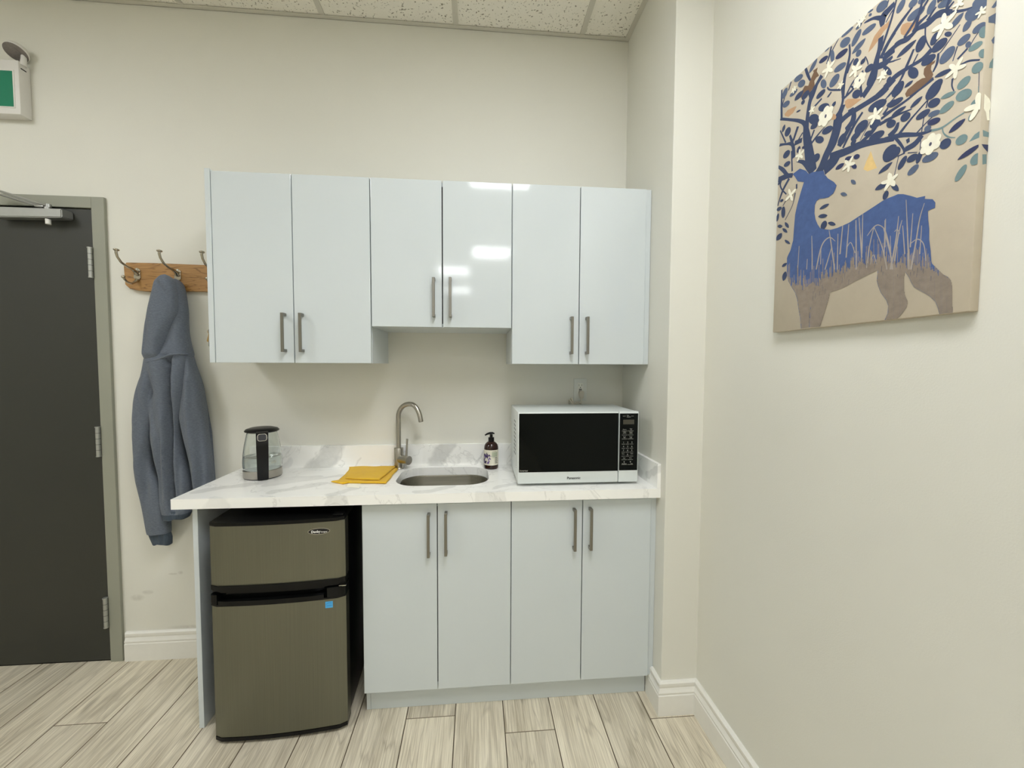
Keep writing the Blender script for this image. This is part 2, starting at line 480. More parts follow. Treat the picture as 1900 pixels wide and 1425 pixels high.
# ------------------------------------------------------------------ door with frame, hinges and closer
door = setting('door_1', (-1.6443, 0, 0))
bm = BM()
for a in ((-1.640, -1.5864, 0, 2.1678), (-2.62, -2.565, 0, 2.1678), (-2.565, -1.640, 2.118, 2.1678)):
    box(bm, a[0], a[1], -.014, .03, a[2], a[3], .0015)
mk('door_frame', bm, M_frame, door)
mk('door_panel', box(BM(), -2.561, -1.6443, -.006, .04, .006, 2.1145, .002), M_doorp, door)
mk('door_stop', box(BM(), -2.565, -1.640, .041, .06, 0, 2.118), M_dark, door)
for z0, z1 in ((1.8083, 1.9371), (.9906, 1.1228), (.1763, .3133)):
    bm = BM(); hp = Vector((-1.6475, -.020, z0)); up = Vector((0, 0, 1))
    cyl(bm, hp, hp + up * (z1 - z0), .0085, 16); cyl(bm, hp + up * (z1 - z0), hp + up * (z1 - z0 + .004), .0105, 16); cyl(bm, hp - up * .004, hp, .0098, 16)
    box(bm, -1.6475, -1.6415, -.0165, -.012, z0, z1)
    h = mk('hinge', bm, M_hinge, door, smooth=True)
    bm = BM()
    for q in (.2, .4, .6, .8): lathe(bm, [(.0086, 0), (.0089, .0003), (.0089, .0012), (.0086, .0015)], (-1.6475, -.020, z0 + (z1 - z0) * q), n=16)
    mk('hinge_seam', bm, M_dark, h)
bm = BM()
prism(bm, [(-1.999, -.006, 2.054), (-1.7194, -.006, 2.0602), (-1.7194, -.006, 2.0981), (-1.999, -.006, 2.0981)], (0, -.0565, -.0046))
bmesh.ops.bevel(bm, geom=bm.edges[:], offset=.004, segments=2, affect='EDGES')
cl = mk('door_closer', bm, M_alum, door, smooth=True)
mk('end_knob', cyl(BM(), (-1.790, -.045, 2.052), (-1.790, -.045, 2.030), .0095), M_trim, cl, smooth=True)
bm = BM()
cyl(bm, (-1.79, -.045, 2.09), (-1.79, -.045, 2.103), .011); cyl(bm, (-1.786, -.045, 2.103), (-1.786, -.045, 2.116), .010)
tube(bm, [(-1.79, -.048, 2.109), (-1.85, -.056, 2.126), (-1.99, -.075, 2.168)], .0085, 10, flat=.6)
tube(bm, [(-1.815, -.040, 2.102), (-1.85, -.048, 2.113), (-1.99, -.068, 2.153)], .0060, 10, flat=.6)
box(bm, -1.835, -1.80, -.054, -.036, 2.102, 2.108, .001)
mk('closer_arm', bm, M_alum, cl, smooth=True)

# ------------------------------------------------------------------ exit sign with its lamp head
M_signw = plain('sign_enamel', (218, 216, 212), 0.45, var=.03)
M_green = plain('sign_green', (0, 122, 92), 0.35, var=.05)
ex = thing('exit_sign', (-2.03, 0, 2.493), 'white boxed exit sign with a green panel, high above the dark door', 'exit sign')
x1, x0, y0, z0, z1 = -1.8745, -2.19, -.0489, 2.4932, 2.7205
mk('housing', box(BM(), x0, x1, y0, 0, z0, z1, .004), M_signw, ex, smooth=True)
mk('sign_panel', box(BM(), x0 + .024, x1 - .024, y0 - .0012, y0 + .001, 2.5235, 2.673), M_green, ex)
bm = BM()
for a in ((x0 + .018, x1 - .018, 2.5185, 2.5235), (x0 + .018, x1 - .018, 2.673, 2.678), (x0 + .018, x0 + .024, 2.5235, 2.673), (x1 - .024, x1 - .018, 2.5235, 2.673)):
    box(bm, a[0], a[1], y0 - .0022, y0 + .001, a[2], a[3], .0008, 1)
mk('panel_bezel', bm, M_signw, ex)
nrm = Vector((.07, -.50, -.86)).normalized()
c = Vector((-1.8885, -.042, 2.7565))
M_lens = plain('lamp_lens', (128, 122, 120), .3, .4, var=.2, vs=120)
hd = mk('lamp_head', lathe(BM(), [(.0385, .001), (.0400, 0), (.0400, -.006), (.034, -.022), (.018, -.034), (0, -.037)], c, nrm, 32), M_signw, ex, smooth=True)
bm = BM()
lathe(bm, [(0, .0035), (.006, .0033), (.006, .002), (.018, .0025), (.018, .0015), (.030, .0022), (.0385, .0008), (.0385, -.001)], c, nrm, 32)
mk('lamp_lens', bm, M_lens, hd, smooth=True)
bm = BM()
tube(bm, [(-1.874, -.03, 2.708), (-1.872, -.028, 2.735), (-1.872, -.028, 2.757), tuple(c - nrm * .02)], [.012, .010, .009, .010], 12)
mk('lamp_neck', bm, M_signw, ex, smooth=True)
mk('latch', box(BM(), x1 - .0005, x1 + .001, -.040, -.018, 2.690, 2.694), M_dark, ex)

# ------------------------------------------------------------------ wall cabinets
def bar_handle(x, y, z0, z1, parent):
    """square bar pull standing off the door on two feet"""
    bm = BM()
    box(bm, x - .0055, x + .0055, y - .031, y - .024, z0, z1, .0008, 1)
    box(bm, x - .0055, x + .0055, y - .0245, y, z0, z0 + .0115, .0006, 1)
    box(bm, x - .0055, x + .0055, y - .0245, y, z1 - .0115, z1, .0006, 1)
    return mk('handle', bm, M_nick, parent)

def cabinet(name, x0, xm, x1, z0, z1, yf, handles, label, group, carc=None, g=.0016):
    t_ = thing(name, ((x0 + x1) / 2, 0, z0), label, 'cabinet', group)
    bm = BM(); yb = yf + .0195
    zb = z0 if carc is None else carc
    th = .016
    box(bm, x0 + .0004, x0 + th, yb, 0, zb, z1 - .001); box(bm, x1 - th, x1 - .0004, yb, 0, zb, z1 - .001)
    box(bm, x0 + th, x1 - th, yb, 0, z0, z0 + th); box(bm, x0 + th, x1 - th, yb, 0 if z0 > .5 else yb + .06, z1 - th - .001, z1 - .001); box(bm, x0 + th, x1 - th, -.01, 0, z0 + th, z1 - th)
    if z0 > .5: box(bm, x0 + th, x1 - th, yb + .03, yb + .2, (z0 + z1) / 2 - .008, (z0 + z1) / 2 + .008)
    mk('carcass', bm, M_lacq_edge, t_)
    mk('door_gap', box(BM(), xm - .02, xm + .02, yb + .001, yb + .012, z0 + th, z1 - th - .002), M_dark, t_)
    for (a, b), (hx, ha, hb) in zip(((x0, xm), (xm, x1)), handles):
        d = mk('door', box(BM(), a + g, b - g, yf, yf + .0185, z0, z1, .0018, 2), M_lacq, t_)
        bar_handle(hx, yf, ha, hb, d)
    return t_
wc = cabinet('wall_cabinet', -.9441, -.6412, -.3377, ZU0, ZU1, YU, ((-.6750, 1.467, 1.622), (-.6070, 1.467, 1.622)), 'white gloss two-door wall cabinet beside the coat hooks, over the kettle', 'white wall cabinets')
mk('end_panel', box(BM(), -.9648, -.9446, YU - .001, 0, ZU0, ZU1 + .008, .001), M_lacq, wc)
cabinet('wall_cabinet', -.3377, -.0487, .2401, ZUM, ZU1, YU, ((-.0825, 1.6145, 1.774), (-.0153, 1.6145, 1.776)), 'shorter white gloss wall cabinet in the middle, over the faucet', 'white wall cabinets', g=.0022)
wc = cabinet('wall_cabinet', .2401, .5287, .8169, ZU0, ZU1, YU, ((.4931, 1.466, 1.6235), (.5608, 1.4665, 1.624)), 'white gloss two-door wall cabinet next to the pillar, over the microwave', 'white wall cabinets')
mk('filler_strip', box(BM(), .8174, XP - .0005, YU + .008, YU + .030, ZU0, ZU1 + .002, .003), M_lacq_edge, wc)

# ------------------------------------------------------------------ base cabinets, toe board, end panel
bc = cabinet('base_cabinet', -.3569, -.0637, .2320, ZB0, ZB1, YB, ((-.0962, .661, .8327), (-.0284, .6655, .837)), 'white two-door base cabinet under the sink, beside the small fridge', 'white base cabinets')
mk('side_panel', box(BM(), -.3568, -.341, YB + .041, 0, 0, ZT0 - .0005), M_lacq_edge, bc)
mk('top_rail', box(BM(), -.34, .2318, -.405, -.386, ZB1 - .0008, ZT0 - .0006), M_lacq_edge, bc)
mk('side_panel', box(BM(), -.3568, -.341, YB + .0195, YB + .0405, ZB0, ZT0 - .0005), M_lacq_edge, bc)
bc = cabinet('base_cabinet', .2320, .5266, .8186, ZB0, ZB1, YB, ((.4899, .666, .8367), (.5565, .667, .8382)), 'white two-door base cabinet under the microwave, next to the pillar', 'white base cabinets')
mk('top_rail', box(BM(), .2322, .8184, -.405, -.386, ZB1 - .0008, ZT0 - .0006), M_lacq_edge, bc)
mk('filler_strip', box(BM(), .8190, XP - .0005, YB + .006, YB + .025, ZB0, ZT0 - .001, .001), M_lacq_edge, bc)
tag(mk('toe_board', box(BM(), -.3405, XP - .0195, -.3876, -.3716, 0, ZB0 - .0005, .0008), M_lacq), 'long white toe board along the floor under both base cabinets', 'toe board')
bm = BM()
box(bm, -.9831, -.9647, -.4231, 0, 0, ZT0 - .0004, .0008)
tag(mk('support_panel', bm, M_lacq_edge), 'white upright panel holding the counter end, left of the small fridge', 'panel')

# ------------------------------------------------------------------ counter with splashes, sink, faucet
def rrect(x0, x1, y0, y1, r, z, n=10):
    out = []
    for cx, cy, a0 in ((x1 - r, y1 - r, 0), (x0 + r, y1 - r, 90), (x0 + r, y0 + r, 180), (x1 - r, y0 + r, 270)):
        for k in range(n + 1):
            a = R(a0 + 90 * k / n); out.append((cx + r * math.cos(a), cy + r * math.sin(a), z))
    return out
SX0, SX1, SY0, SY1, SR = -.2551, .1455, -.3535, -.0505, .098
ct = thing('countertop', (0, 0, ZT0), 'white quartz countertop with grey veins over the fridge and base cabinets', 'countertop')
bm = BM()
outer = [(-1.0324, YT), (XP - .0005, YT), (XP - .0005, 0), (-1.0324, 0)]
for z in (ZT, ZT0):
    q = lambda *p: bm.faces.new([bm.verts.new((x, y, z)) for x, y in p])
    q((-1.0324, YT), (SX0, YT), (SX0, 0), (-1.0324, 0)); q((SX1, YT), (XP - .0005, YT), (XP - .0005, 0), (SX1, 0))
    q((SX0, YT), (SX1, YT), (SX1, SY0), (SX0, SY0)); q((SX0, SY1), (SX1, SY1), (SX1, 0), (SX0, 0))
    hp_ = rrect(SX0, SX1, SY0, SY1, SR, z)
    for c_, (cx, cy) in enumerate(((SX1, SY1), (SX0, SY1), (SX0, SY0), (SX1, SY0))):
        arc = hp_[c_ * 11:c_ * 11 + 11]
        for i in range(10): q((cx, cy), arc[i][:2], arc[i + 1][:2])
for lp, flip in ((outer, 0), ([p[:2] for p in rrect(SX0, SX1, SY0, SY1, SR, 0)], 1)):
    for i in range(len(lp)):
        (xa, ya), (xb, yb) = lp[i], lp[(i + 1) % len(lp)]
        bm.faces.new([bm.verts.new(p) for p in ((xa, ya, ZT), (xb, yb, ZT), (xb, yb, ZT0), (xa, ya, ZT0))])
bmesh.ops.remove_doubles(bm, verts=bm.verts, dist=1e-5)
mk('slab', bm, M_quartz_top, ct)
bs_ = thing('backsplash', (0, 0, ZT0), 'low white quartz splash strip along the back wall with a broad grey vein', 'backsplash')
mk('stone_strip', box(BM(), -.992, XP - .0005, -.0195, 0, ZT + .0002, 1.0246, .0008), M_quartz_spl, bs_)
ss_ = thing('side_splash', (0, 0, ZT0), 'short white quartz splash strip against the pillar beside the microwave', 'backsplash')
mk('stone_strip', box(BM(), XP - .0155, XP - .0005, YT, -.0200, ZT + .0002, 1.0185, .0008), M_quartz_side, ss_)

t = NT('sink_steel')
M_sink = t.set(t.mix(t.noise(t.obj((6, 160, 160)), 1, 3), lin((120, 117, 106)), lin((150, 146, 134))), 0.34, 1.0)
sk = thing('sink', (-.055, -.2, ZT0 - .18), 'undermounted stainless steel sink basin set in the counter', 'sink')
bm = BM()
rings = []
for (gx, z, r) in ((.022, ZT0 - .0005, .115), (-.002, ZT0 - .0005, .098), (-.004, ZT0 - .006, .096), (-.010, ZT0 - .15, .088), (-.030, ZT0 - .172, .07), (-.06, ZT0 - .178, .05)):
    rings.append([bm.verts.new(p) for p in rrect(SX0 - gx, SX1 + gx, SY0 - gx if gx < .01 else SY0 - .018, SY1 + min(gx, .014), min(r, .115), z)])
for a, b in zip(rings, rings[1:]):
    for i in range(len(a)): bm.faces.new((a[i], a[(i + 1) % len(a)], b[(i + 1) % len(a)], b[i]))
bm.faces.new(rings[-1])
mk('basin', bm, M_sink, sk, smooth=True, ang=50)
mk('drain', lathe(BM(), [(0, .001), (.02, .001), (.024, .003), (.040, .003), (.043, .0005), (.043, -.01)], (-.055, -.20, ZT0 - .178), n=28), M_chrome, sk, smooth=True)

fc = thing('faucet', (-.2817, -.0560, ZT), 'brushed nickel gooseneck faucet with a side lever behind the sink', 'faucet')
fx, fy = -.2817, -.0560
mk('faucet_body', lathe(BM(), [(0, 0), (.0238, 0), (.0238, .004), (.0223, .006), (.0223, .099), (.0215, .1005), (.0118, .1008), (.0118, .1035), (0, .1035)], (fx, fy, ZT), n=36), M_fauc, fc, smooth=True)
pts = [(fx, fy, ZT + .100), (fx, fy, ZT + .20)]
dx, dy = math.cos(R(-28)), math.sin(R(-28))
RA, zc = .0665, ZT + .2485
for k in range(0, 25):
    a = R(180 - k * 163 / 24)
    rr = RA * (1 + math.cos(a)) * 1.0
    pts.append((fx + dx * rr, fy + dy * rr, zc + math.sin(a) * .0645 * 1.02 - (0.0 if k < 15 else (k - 15) ** 2 * .00042)))
sp_ = mk('spout', tube(BM(), pts, .0113, 20), M_fauc, fc, smooth=True, ang=50)
e0, e1 = Vector(pts[-2]), Vector(pts[-1])
mk('aerator', cyl(BM(), e1 - (e1 - e0).normalized() * .001, e1 + (e1 - e0).normalized() * .0012, .0085, 20), M_dark, sp_)
vd = Vector((.80, -.60, 0)).normalized()
vp = Vector((fx, fy, ZT + .0465))
vb = BM(); cyl(vb, vp, vp + vd * .036, .0205, 32); cyl(vb, vp + vd * .0368, vp + vd * .068, .0212, 32); cyl(vb, vp + vd * .035, vp + vd * .0375, .0192, 32)
vv = mk('valve', vb, M_fauc, fc, smooth=True)
lv = vp + vd * .052
mk('lever', tube(BM(), [lv + Vector((0, 0, .015)), lv + Vector((.002, 0, .06)), lv + Vector((.004, 0, .102))], [.0048, .0046, .0048], 14), M_fauc, vv, smooth=True)

# ------------------------------------------------------------------ small fridge
t = NT('fridge_steel')
t.bump(t.noise(t.obj((500, 500, 6)), 1, 2), 0.03, 0.001)
M_fr = t.set(t.mix(t.noise(t.obj((300, 300, 3)), 1, 3), lin((118, 118, 106)), lin((130, 130, 117))), 0.36, 1.0)
M_frblk = plain('fridge_black', (9, 9, 9), 0.3, IOR=1.3)
M_frgap = plain('gasket_black', (8, 8, 8), .7)
fr = thing('mini_fridge', (-.879, -.502, 0), 'small two-door stainless fridge with black trim under the counter end', 'fridge', rz=R(3.2))
FW = .472
def bow(x, d=.013):
    u = (x / FW) * 2 - 1
    return -d * (1 - u * u)
def bowed(bm, x0, x1, z0, z1, y1, back, n=18, rnd=.010):
    """panel whose front follows the fridge's bowed face; ends rounded"""
    fr_, bk = [], []
    for i in range(n + 1):
        x = x0 + (x1 - x0) * i / n
        e = min(x - x0, x1 - x)
        y = bow(x) + y1 + (rnd - math.sqrt(max(0, rnd ** 2 - (rnd - e) ** 2)) if e < rnd else 0)
        fr_.append((x, y))
    pts = [(x, y, z0) for x, y in fr_] + [(x1, back, z0), (x0, back, z0)]
    return prism(bm, pts, (0, 0, z1 - z0))
mk('fridge_body', box(BM(), .004, FW - .004, .062, .470, .022, .832, .004), M_frblk, fr, local=True, smooth=True)
mk('top_cover', bowed(BM(), .001, FW - .001, .829, .842, -.003, .47), M_frblk, fr, local=True, smooth=True, ang=50)
fz = mk('freezer_door', bowed(BM(), 0, FW, .606, .828, 0, .055), M_fr, fr, local=True, smooth=True, ang=50)
fd = mk('fridge_door', bowed(BM(), 0, FW, .028, .532, 0, .055), M_fr, fr, local=True, smooth=True, ang=50)
mk('gasket', box(BM(), .01, FW - .01, .054, .063, .03, .825), M_frgap, fr, local=True)
bm = BM()
bowed(bm, .0005, FW - .0005, .590, .6065, -.004, .055)
bowed(bm, .0005, FW - .0005, .532, .5385, -.006, .055)
bowed(bm, .0005, .030, .5385, .575, -.005, .055, 6); bowed(bm, FW - .075, FW - .0005, .5385, .575, -.005, .055, 6)
bowed(bm, .030, FW - .075, .5385, .552, -.009, .0, 16, .004)
bowed(bm, .030, FW - .075, .5385, .590, .018, .055, 16, .004)
bowed(bm, .0005, FW - .0005, .578, .5905, .004, .055)
hg = mk('grip_trim', bm, M_blackgl, fr, local=True, smooth=True, ang=40)
mk('hinge_plate', box(BM(), FW - .022, FW + .004, -.004, .03, .5755, .5785), M_chrome, hg, local=True)
mk('base_trim', bowed(BM(), .0005, FW - .0005, .014, .027, -.002, .06), M_frblk, fr, local=True, smooth=True, ang=50)
for fxx, fyy in ((.03, .03), (FW - .03, .03), (.03, .43), (FW - .03, .43)):
    mk('foot', cyl(BM(), (fxx, fyy, 0), (fxx, fyy, .024), .016, 16), M_frblk, fr, local=True)
mk('top_hinge', box(BM(), FW - .045, FW - .006, .012, .05, .842, .849, .002), M_frblk, fr, local=True)
# badge and sticker
bx, bz = .3835, .794
by = bow(bx) - .0002
M_badge = plain('badge_black', (14, 14, 18), .2)
M_print_w = plain('print_white', (232, 232, 228), .5, var=.02)
M_print_k = plain('print_black', (24, 24, 24), .5, var=.02)
slope = Vector((1, 2 * .013 * ((bx / FW) * 2 - 1) * 2 / FW, 0)).normalized()
nv = slope.cross(Vector((0, 0, 1)))
def oval(bm, cx, cz, rx, rz, d, n=36):
    b0 = Vector((cx, bow(cx), cz))
    pts = [b0 + slope * (rx * math.cos(2 * math.pi * k / n)) + Vector((0, 0, rz * math.sin(2 * math.pi * k / n))) for k in range(n)]
    return prism(bm, [p - nv * .0008 for p in pts], nv * (d + .0008))
bd = mk('badge', oval(BM(), bx, bz, .0385, .0120, .0010), M_chrome, fz, local=True)
mk('badge_face', oval(BM(), bx, bz, .0370, .0105, .0014), M_badge, bd, local=True)
o0 = Vector((bx, bow(bx), bz))
def ftext(nm, s_, size, dx_, dz_, mat_, bold=0, sx=1):
    tt = text(nm, s_, size, mat_, None, tuple(o0 + slope * dx_ + Vector((0, 0, dz_)) + nv * .0016), tuple(slope), bold=bold, sx=sx)
    tt.parent = bd
ftext('badge_lettering', 'Danby', .0128, -.0270, -.0048, M_print_w, .0003, .95)
ftext('badge_lettering', 'Designer', .0062, .0065, -.0050, M_print_w, .0001)
M_blue = plain('sticker_blue', (70, 165, 225), .4)
sxx, szz = .414, .5075
s0 = Vector((sxx, bow(sxx), szz))
sl2 = Vector((1, 2 * .013 * ((sxx / FW) * 2 - 1) * 2 / FW, 0)).normalized(); nv2 = sl2.cross(Vector((0, 0, 1)))
st = mk('sticker', prism(BM(), [s0 + sl2 * a - nv2 * .0005 + Vector((0, 0, b)) for a, b in ((-.0132, -.0125), (.0132, -.0125), (.0132, .0125), (-.0132, .0125))], nv2 * .0009), M_blue, fd, local=True)
M_blue2 = plain('sticker_print', (30, 110, 185), .4)
bm = BM()
prism(bm, [s0 + sl2 * a + nv2 * .0004 + Vector((0, 0, b)) for a, b in ((-.009, -.0045), (.010, -.0045), (.010, -.0032), (-.009, -.0032))], nv2 * .0003)
tube(bm, [s0 + nv2 * .0006 + sl2 * (a * .009 - .001) + Vector((0, 0, .0035 + .004 * math.sin(a * 1.5 + 1.2))) for a in (-1, -.6, -.2, .2, .6, 1)], .0008, 6, flat=.4)
mk('sticker_print', bm, M_blue2, st, local=True)

# ------------------------------------------------------------------ glass kettle
t = NT('kettle_glass')
M_glass = t.set((0.93, 0.96, 0.94, 1), 0.02, 0.0, IOR=1.45, Transmission_Weight=1.0)
t = NT('water')
M_water = t.set((0.93, 0.97, 0.96, 1), 0.0, 0.0, IOR=1.33, Transmission_Weight=1.0)
kc = Vector((-.859, -.153, ZT))
M_kst = plain('kettle_steel', (176, 172, 164), .3, 1.0)
kt = thing('kettle', tuple(kc), 'glass electric kettle half full of water with black lid and handle', 'kettle')
mk('base_ring', lathe(BM(), [(0, .0042), (.0755, .0042), (.0765, .006), (.0765, .036), (.0745, .038), (0, .038)], kc, n=48), M_kst, kt, smooth=True)
mk('base_foot', lathe(BM(), [(0, 0), (.073, 0), (.0745, .004), (0, .0042)], kc, n=48), M_black, kt, smooth=True)
go = [(.0735, .0385), (.0772, .050), (.0775, .070), (.0755, .105), (.0700, .145), (.0635, .178), (.0585, .200)]
gi = [(r - .0028, h) for r, h in go]
mk('glass_jug', lathe(BM(), go + gi[::-1] + [(go[0][0], .0385)], kc, n=56), M_glass, kt, smooth=True, ang=60)
wp = [(r - .0006, h) for r, h in gi[:3]]
mk('water', lathe(BM(), [(0, .0400)] + wp + [(.0722, .092), (.0730, .0935), (0, .0925)], kc, n=56), M_water, kt, smooth=True, ang=40)
hd_ = Vector((.447, -.894, 0)).normalized(); hs = Vector((.894, .447, 0))
ld = mk('lid', lathe(BM(), [(0, .2005), (.058, .2005), (.0665, .2035), (.0680, .207), (.062, .214), (.045, .2195), (.02, .222), (0, .2222)], kc, n=48), M_black, kt, smooth=True)
bm = BM()      # pouring spout lip on the far side
prism(bm, [kc - hd_ * .05 + hs * .022 + Vector((0, 0, .200)), kc - hd_ * .078 + Vector((0, 0, .202)), kc - hd_ * .05 - hs * .022 + Vector((0, 0, .200))], (0, 0, .008))
mk('lid_lip', bm, M_black, ld)
bm = BM()
def strap(bm, prof, w0, w1):
    """handle: side outline (out, z) extruded across; width from w0 (top) to w1 (foot)"""
    n = len(prof); L_, R_ = [], []
    for o_, z_ in prof:
        w_ = w0 + (w1 - w0) * (1 - min(1, max(0, z_ / .21)))
        L_.append(bm.verts.new(kc + hd_ * o_ - hs * w_ / 2 + Vector((0, 0, z_)))); R_.append(bm.verts.new(kc + hd_ * o_ + hs * w_ / 2 + Vector((0, 0, z_))))
    bm.faces.new(L_[::-1]); bm.faces.new(R_)
    for i in range(n): bm.faces.new((L_[i], L_[(i + 1) % n], R_[(i + 1) % n], R_[i]))
strap(bm, [(.040, .211), (.078, .2095), (.098, .202), (.108, .186), (.112, .150), (.110, .100), (.103, .050), (.092, .014), (.084, .002), (.0768, .002), (.0768, .032), (.086, .052), (.094, .100), (.096, .150), (.092, .180), (.082, .194), (.060, .199), (.040, .2005)], .0460, .0415)
bmesh.ops.recalc_face_normals(bm, faces=bm.faces)
bmesh.ops.bevel(bm, geom=[e for e in bm.edges if abs((e.verts[0].co - e.verts[1].co).dot(hs)) < .004], offset=.002, segments=2, affect='EDGES', clamp_overlap=True)
hn = mk('handle', bm, M_black, kt, smooth=True, ang=40)
# release button with its chrome surround on the handle's outer face
ub = Vector((0, 0, 1)) * .93 + hd_ * -.36
ub.normalize(); nb = hs.cross(ub) * -1
if nb.dot(hd_) < 0: nb = -nb
bc0 = kc + hd_ * .1045 + Vector((0, 0, .189))
def rr2(w_, h_, r_):
    return [hs * p[0] + ub * p[1] for p in rrect(-w_ / 2, w_ / 2, -h_ / 2, h_ / 2, r_, 0, 5)]
mk('button_ring', prism(BM(), [bc0 + p - nb * .004 for p in rr2(.0345, .031, .009)], nb * .0075), M_chrome, hn, smooth=True)
mk('release_button', prism(BM(), [bc0 + p for p in rr2(.0305, .027, .0075)], nb * .0048), M_black, hn, smooth=True)

# ------------------------------------------------------------------ yellow cloth
t = NT('microfibre')
f = t.noise(t.obj(), 420, 3, .7)
t.bump(f, .9, .004)
M_cloth = t.set(t.mix(t.math('ADD', t.math('MULTIPLY', f, .6), t.math('MULTIPLY', t.noise(t.obj(), 25, 3), .4)), lin((226, 168, 4)), lin((255, 212, 34))), .95, Sheen_Weight=.15)
def sheet(name, corners, z0, th, mat, parent, n=26, amp=.0015, seed=0, edge=.004):
    """thick soft rectangle over four floor corners, with rounded edges and slight waves"""
    P = [Vector((a, b, 0)) for a, b in corners]
    bm = BM(); top, bot = [], []
    for j in range(n + 1):
        rt, rb = [], []
        for i in range(n + 1):
            u, v_ = i / n, j / n
            p = P[0] * (1 - u) * (1 - v_) + P[1] * u * (1 - v_) + P[2] * u * v_ + P[3] * (1 - u) * v_
            wob = noise.noise(Vector((p.x * 18 + seed, p.y * 18, seed * 3.1)))
            p = p + Vector((noise.noise(Vector((p.x * 14, p.y * 14, seed + 5))), noise.noise(Vector((p.x * 14, p.y * 14, seed + 9))), 0)) * .004
            e = min(u, 1 - u, v_, 1 - v_)
            rim = math.sqrt(min(1, max(.02, e / .06)))
            zt = z0 + th * (.45 + .55 * rim) + amp * wob * rim
            zb = z0 + th * .45 * (1 - rim) 
            rt.append(bm.verts.new((p.x, p.y, zt))); rb.append(bm.verts.new((p.x, p.y, zb)))
        top.append(rt); bot.append(rb)
    for j in range(n):
        for i in range(n):
            bm.faces.new((top[j][i], top[j][i + 1], top[j + 1][i + 1], top[j + 1][i])); bm.faces.new((bot[j][i], bot[j + 1][i], bot[j + 1][i + 1], bot[j][i + 1]))
    for k in range(n):
        bm.faces.new((top[0][k], bot[0][k], bot[0][k + 1], top[0][k + 1])); bm.faces.new((top[n][k], top[n][k + 1], bot[n][k + 1], bot[n][k]))
        bm.faces.new((top[k][0], top[k + 1][0], bot[k + 1][0], bot[k][0])); bm.faces.new((top[k][n], bot[k][n], bot[k + 1][n], top[k + 1][n]))
    return mk(name, bm, mat, parent, smooth=True, ang=80)
cy = thing('cleaning_cloth', (-.40, -.18, ZT), 'folded yellow microfibre cloth with a white label, left of the sink', 'cloth')
sheet('lower_fold', [(-.498, -.296), (-.286, -.318), (-.280, -.058), (-.505, -.060)], ZT + .0004, .0075, M_cloth, cy, seed=1)
sheet('upper_fold', [(-.470, -.262), (-.318, -.296), (-.293, -.055), (-.512, -.056)], ZT + .0082, .0075, M_cloth, cy, seed=2, amp=.0025)
sheet('corner_fold', [(-.522, -.278), (-.465, -.315), (-.430, -.285), (-.470, -.235)], ZT + .0006, .008, M_cloth, cy, n=14, seed=3, amp=.003)
M_label = plain('cloth_label', (246, 243, 228), .7, var=.03)
lb = sheet('care_label', [(-.437, -.352), (-.383, -.367), (-.392, -.285), (-.448, -.280)], ZT + .0004, .0006, M_label, cy, n=8, seed=6, amp=.0006)
lb['label'] = 'cream white sewn-in label'

# ------------------------------------------------------------------ soap dispenser
sp0 = Vector((.1630, -.0800, ZT))
t = NT('amber_plastic')
M_amber = t.set(t.mix(t.noise(t.obj(), 30, 2), lin((38, 20, 16)), lin((50, 27, 20))), .12)
so = thing('soap_dispenser', tuple(sp0), 'dark amber pump soap bottle with a lavender flower label, between sink and microwave', 'soap dispenser')
mk('bottle', lathe(BM(), [(0, 0), (.031, 0), (.0335, .003), (.0345, .012), (.0345, .098), (.0335, .108), (.029, .119), (.021, .127), (.014, .131), (.0135, .136), (0, .136)], sp0, n=40), M_amber, so, smooth=True)
pb = lathe(BM(), [(0, .1285), (.0142, .1285), (.0142, .149), (.0128, .1505), (.0075, .151), (.0070, .165), (0, .165)], sp0, n=28)
pu = mk('pump_collar', pb, M_black, so, smooth=True)
bm = BM()
tube(bm, [sp0 + Vector((.016, -.002, .1685)), sp0 + Vector((.006, -.001, .1715)), sp0 + Vector((-.006, 0, .171)), sp0 + Vector((-.019, .001, .167)), sp0 + Vector((-.030, .002, .1605))], [.004, .0068, .0074, .0062, .0042], 14, flat=.75)
mk('pump_nozzle', bm, M_black, so, smooth=True, ang=60)
M_lab = plain('soap_label', (226, 222, 204), .5, var=.04)
def onbottle(ang, h, r=.0349):     # ang 0 faces the camera, positive to the right
    fwd = Vector((-.036, -1, 0)).normalized(); rt = Vector((1, -.036, 0)).normalized()
    return sp0 + rt * (r * math.sin(ang)) + fwd * (r * math.cos(ang)) + Vector((0, 0, h))
bm = BM()
A0, A1, N = -1.72, 1.62, 36
ga = [[bm.verts.new(onbottle(A0 + (A1 - A0) * i / N, h, rr_)) for i in range(N + 1)] for h, rr_ in ((.0205, .0343), (.0205, .0350), (.0935, .0350), (.0935, .0343))]
for a, b in zip(ga, ga[1:]):
    for i in range(N): bm.faces.new((a[i], a[i + 1], b[i + 1], b[i]))
lab = mk('label', bm, M_lab, so, smooth=True, ang=40)
lab['label'] = 'cream paper label with a purple lavender drawing'
M_purp = plain('print_purple', (108, 82, 152), .5, var=.2, vs=300)
M_purpd = plain('print_plum', (52, 36, 78), .5, var=.1)
M_sage = plain('print_sage', (176, 182, 158), .5)
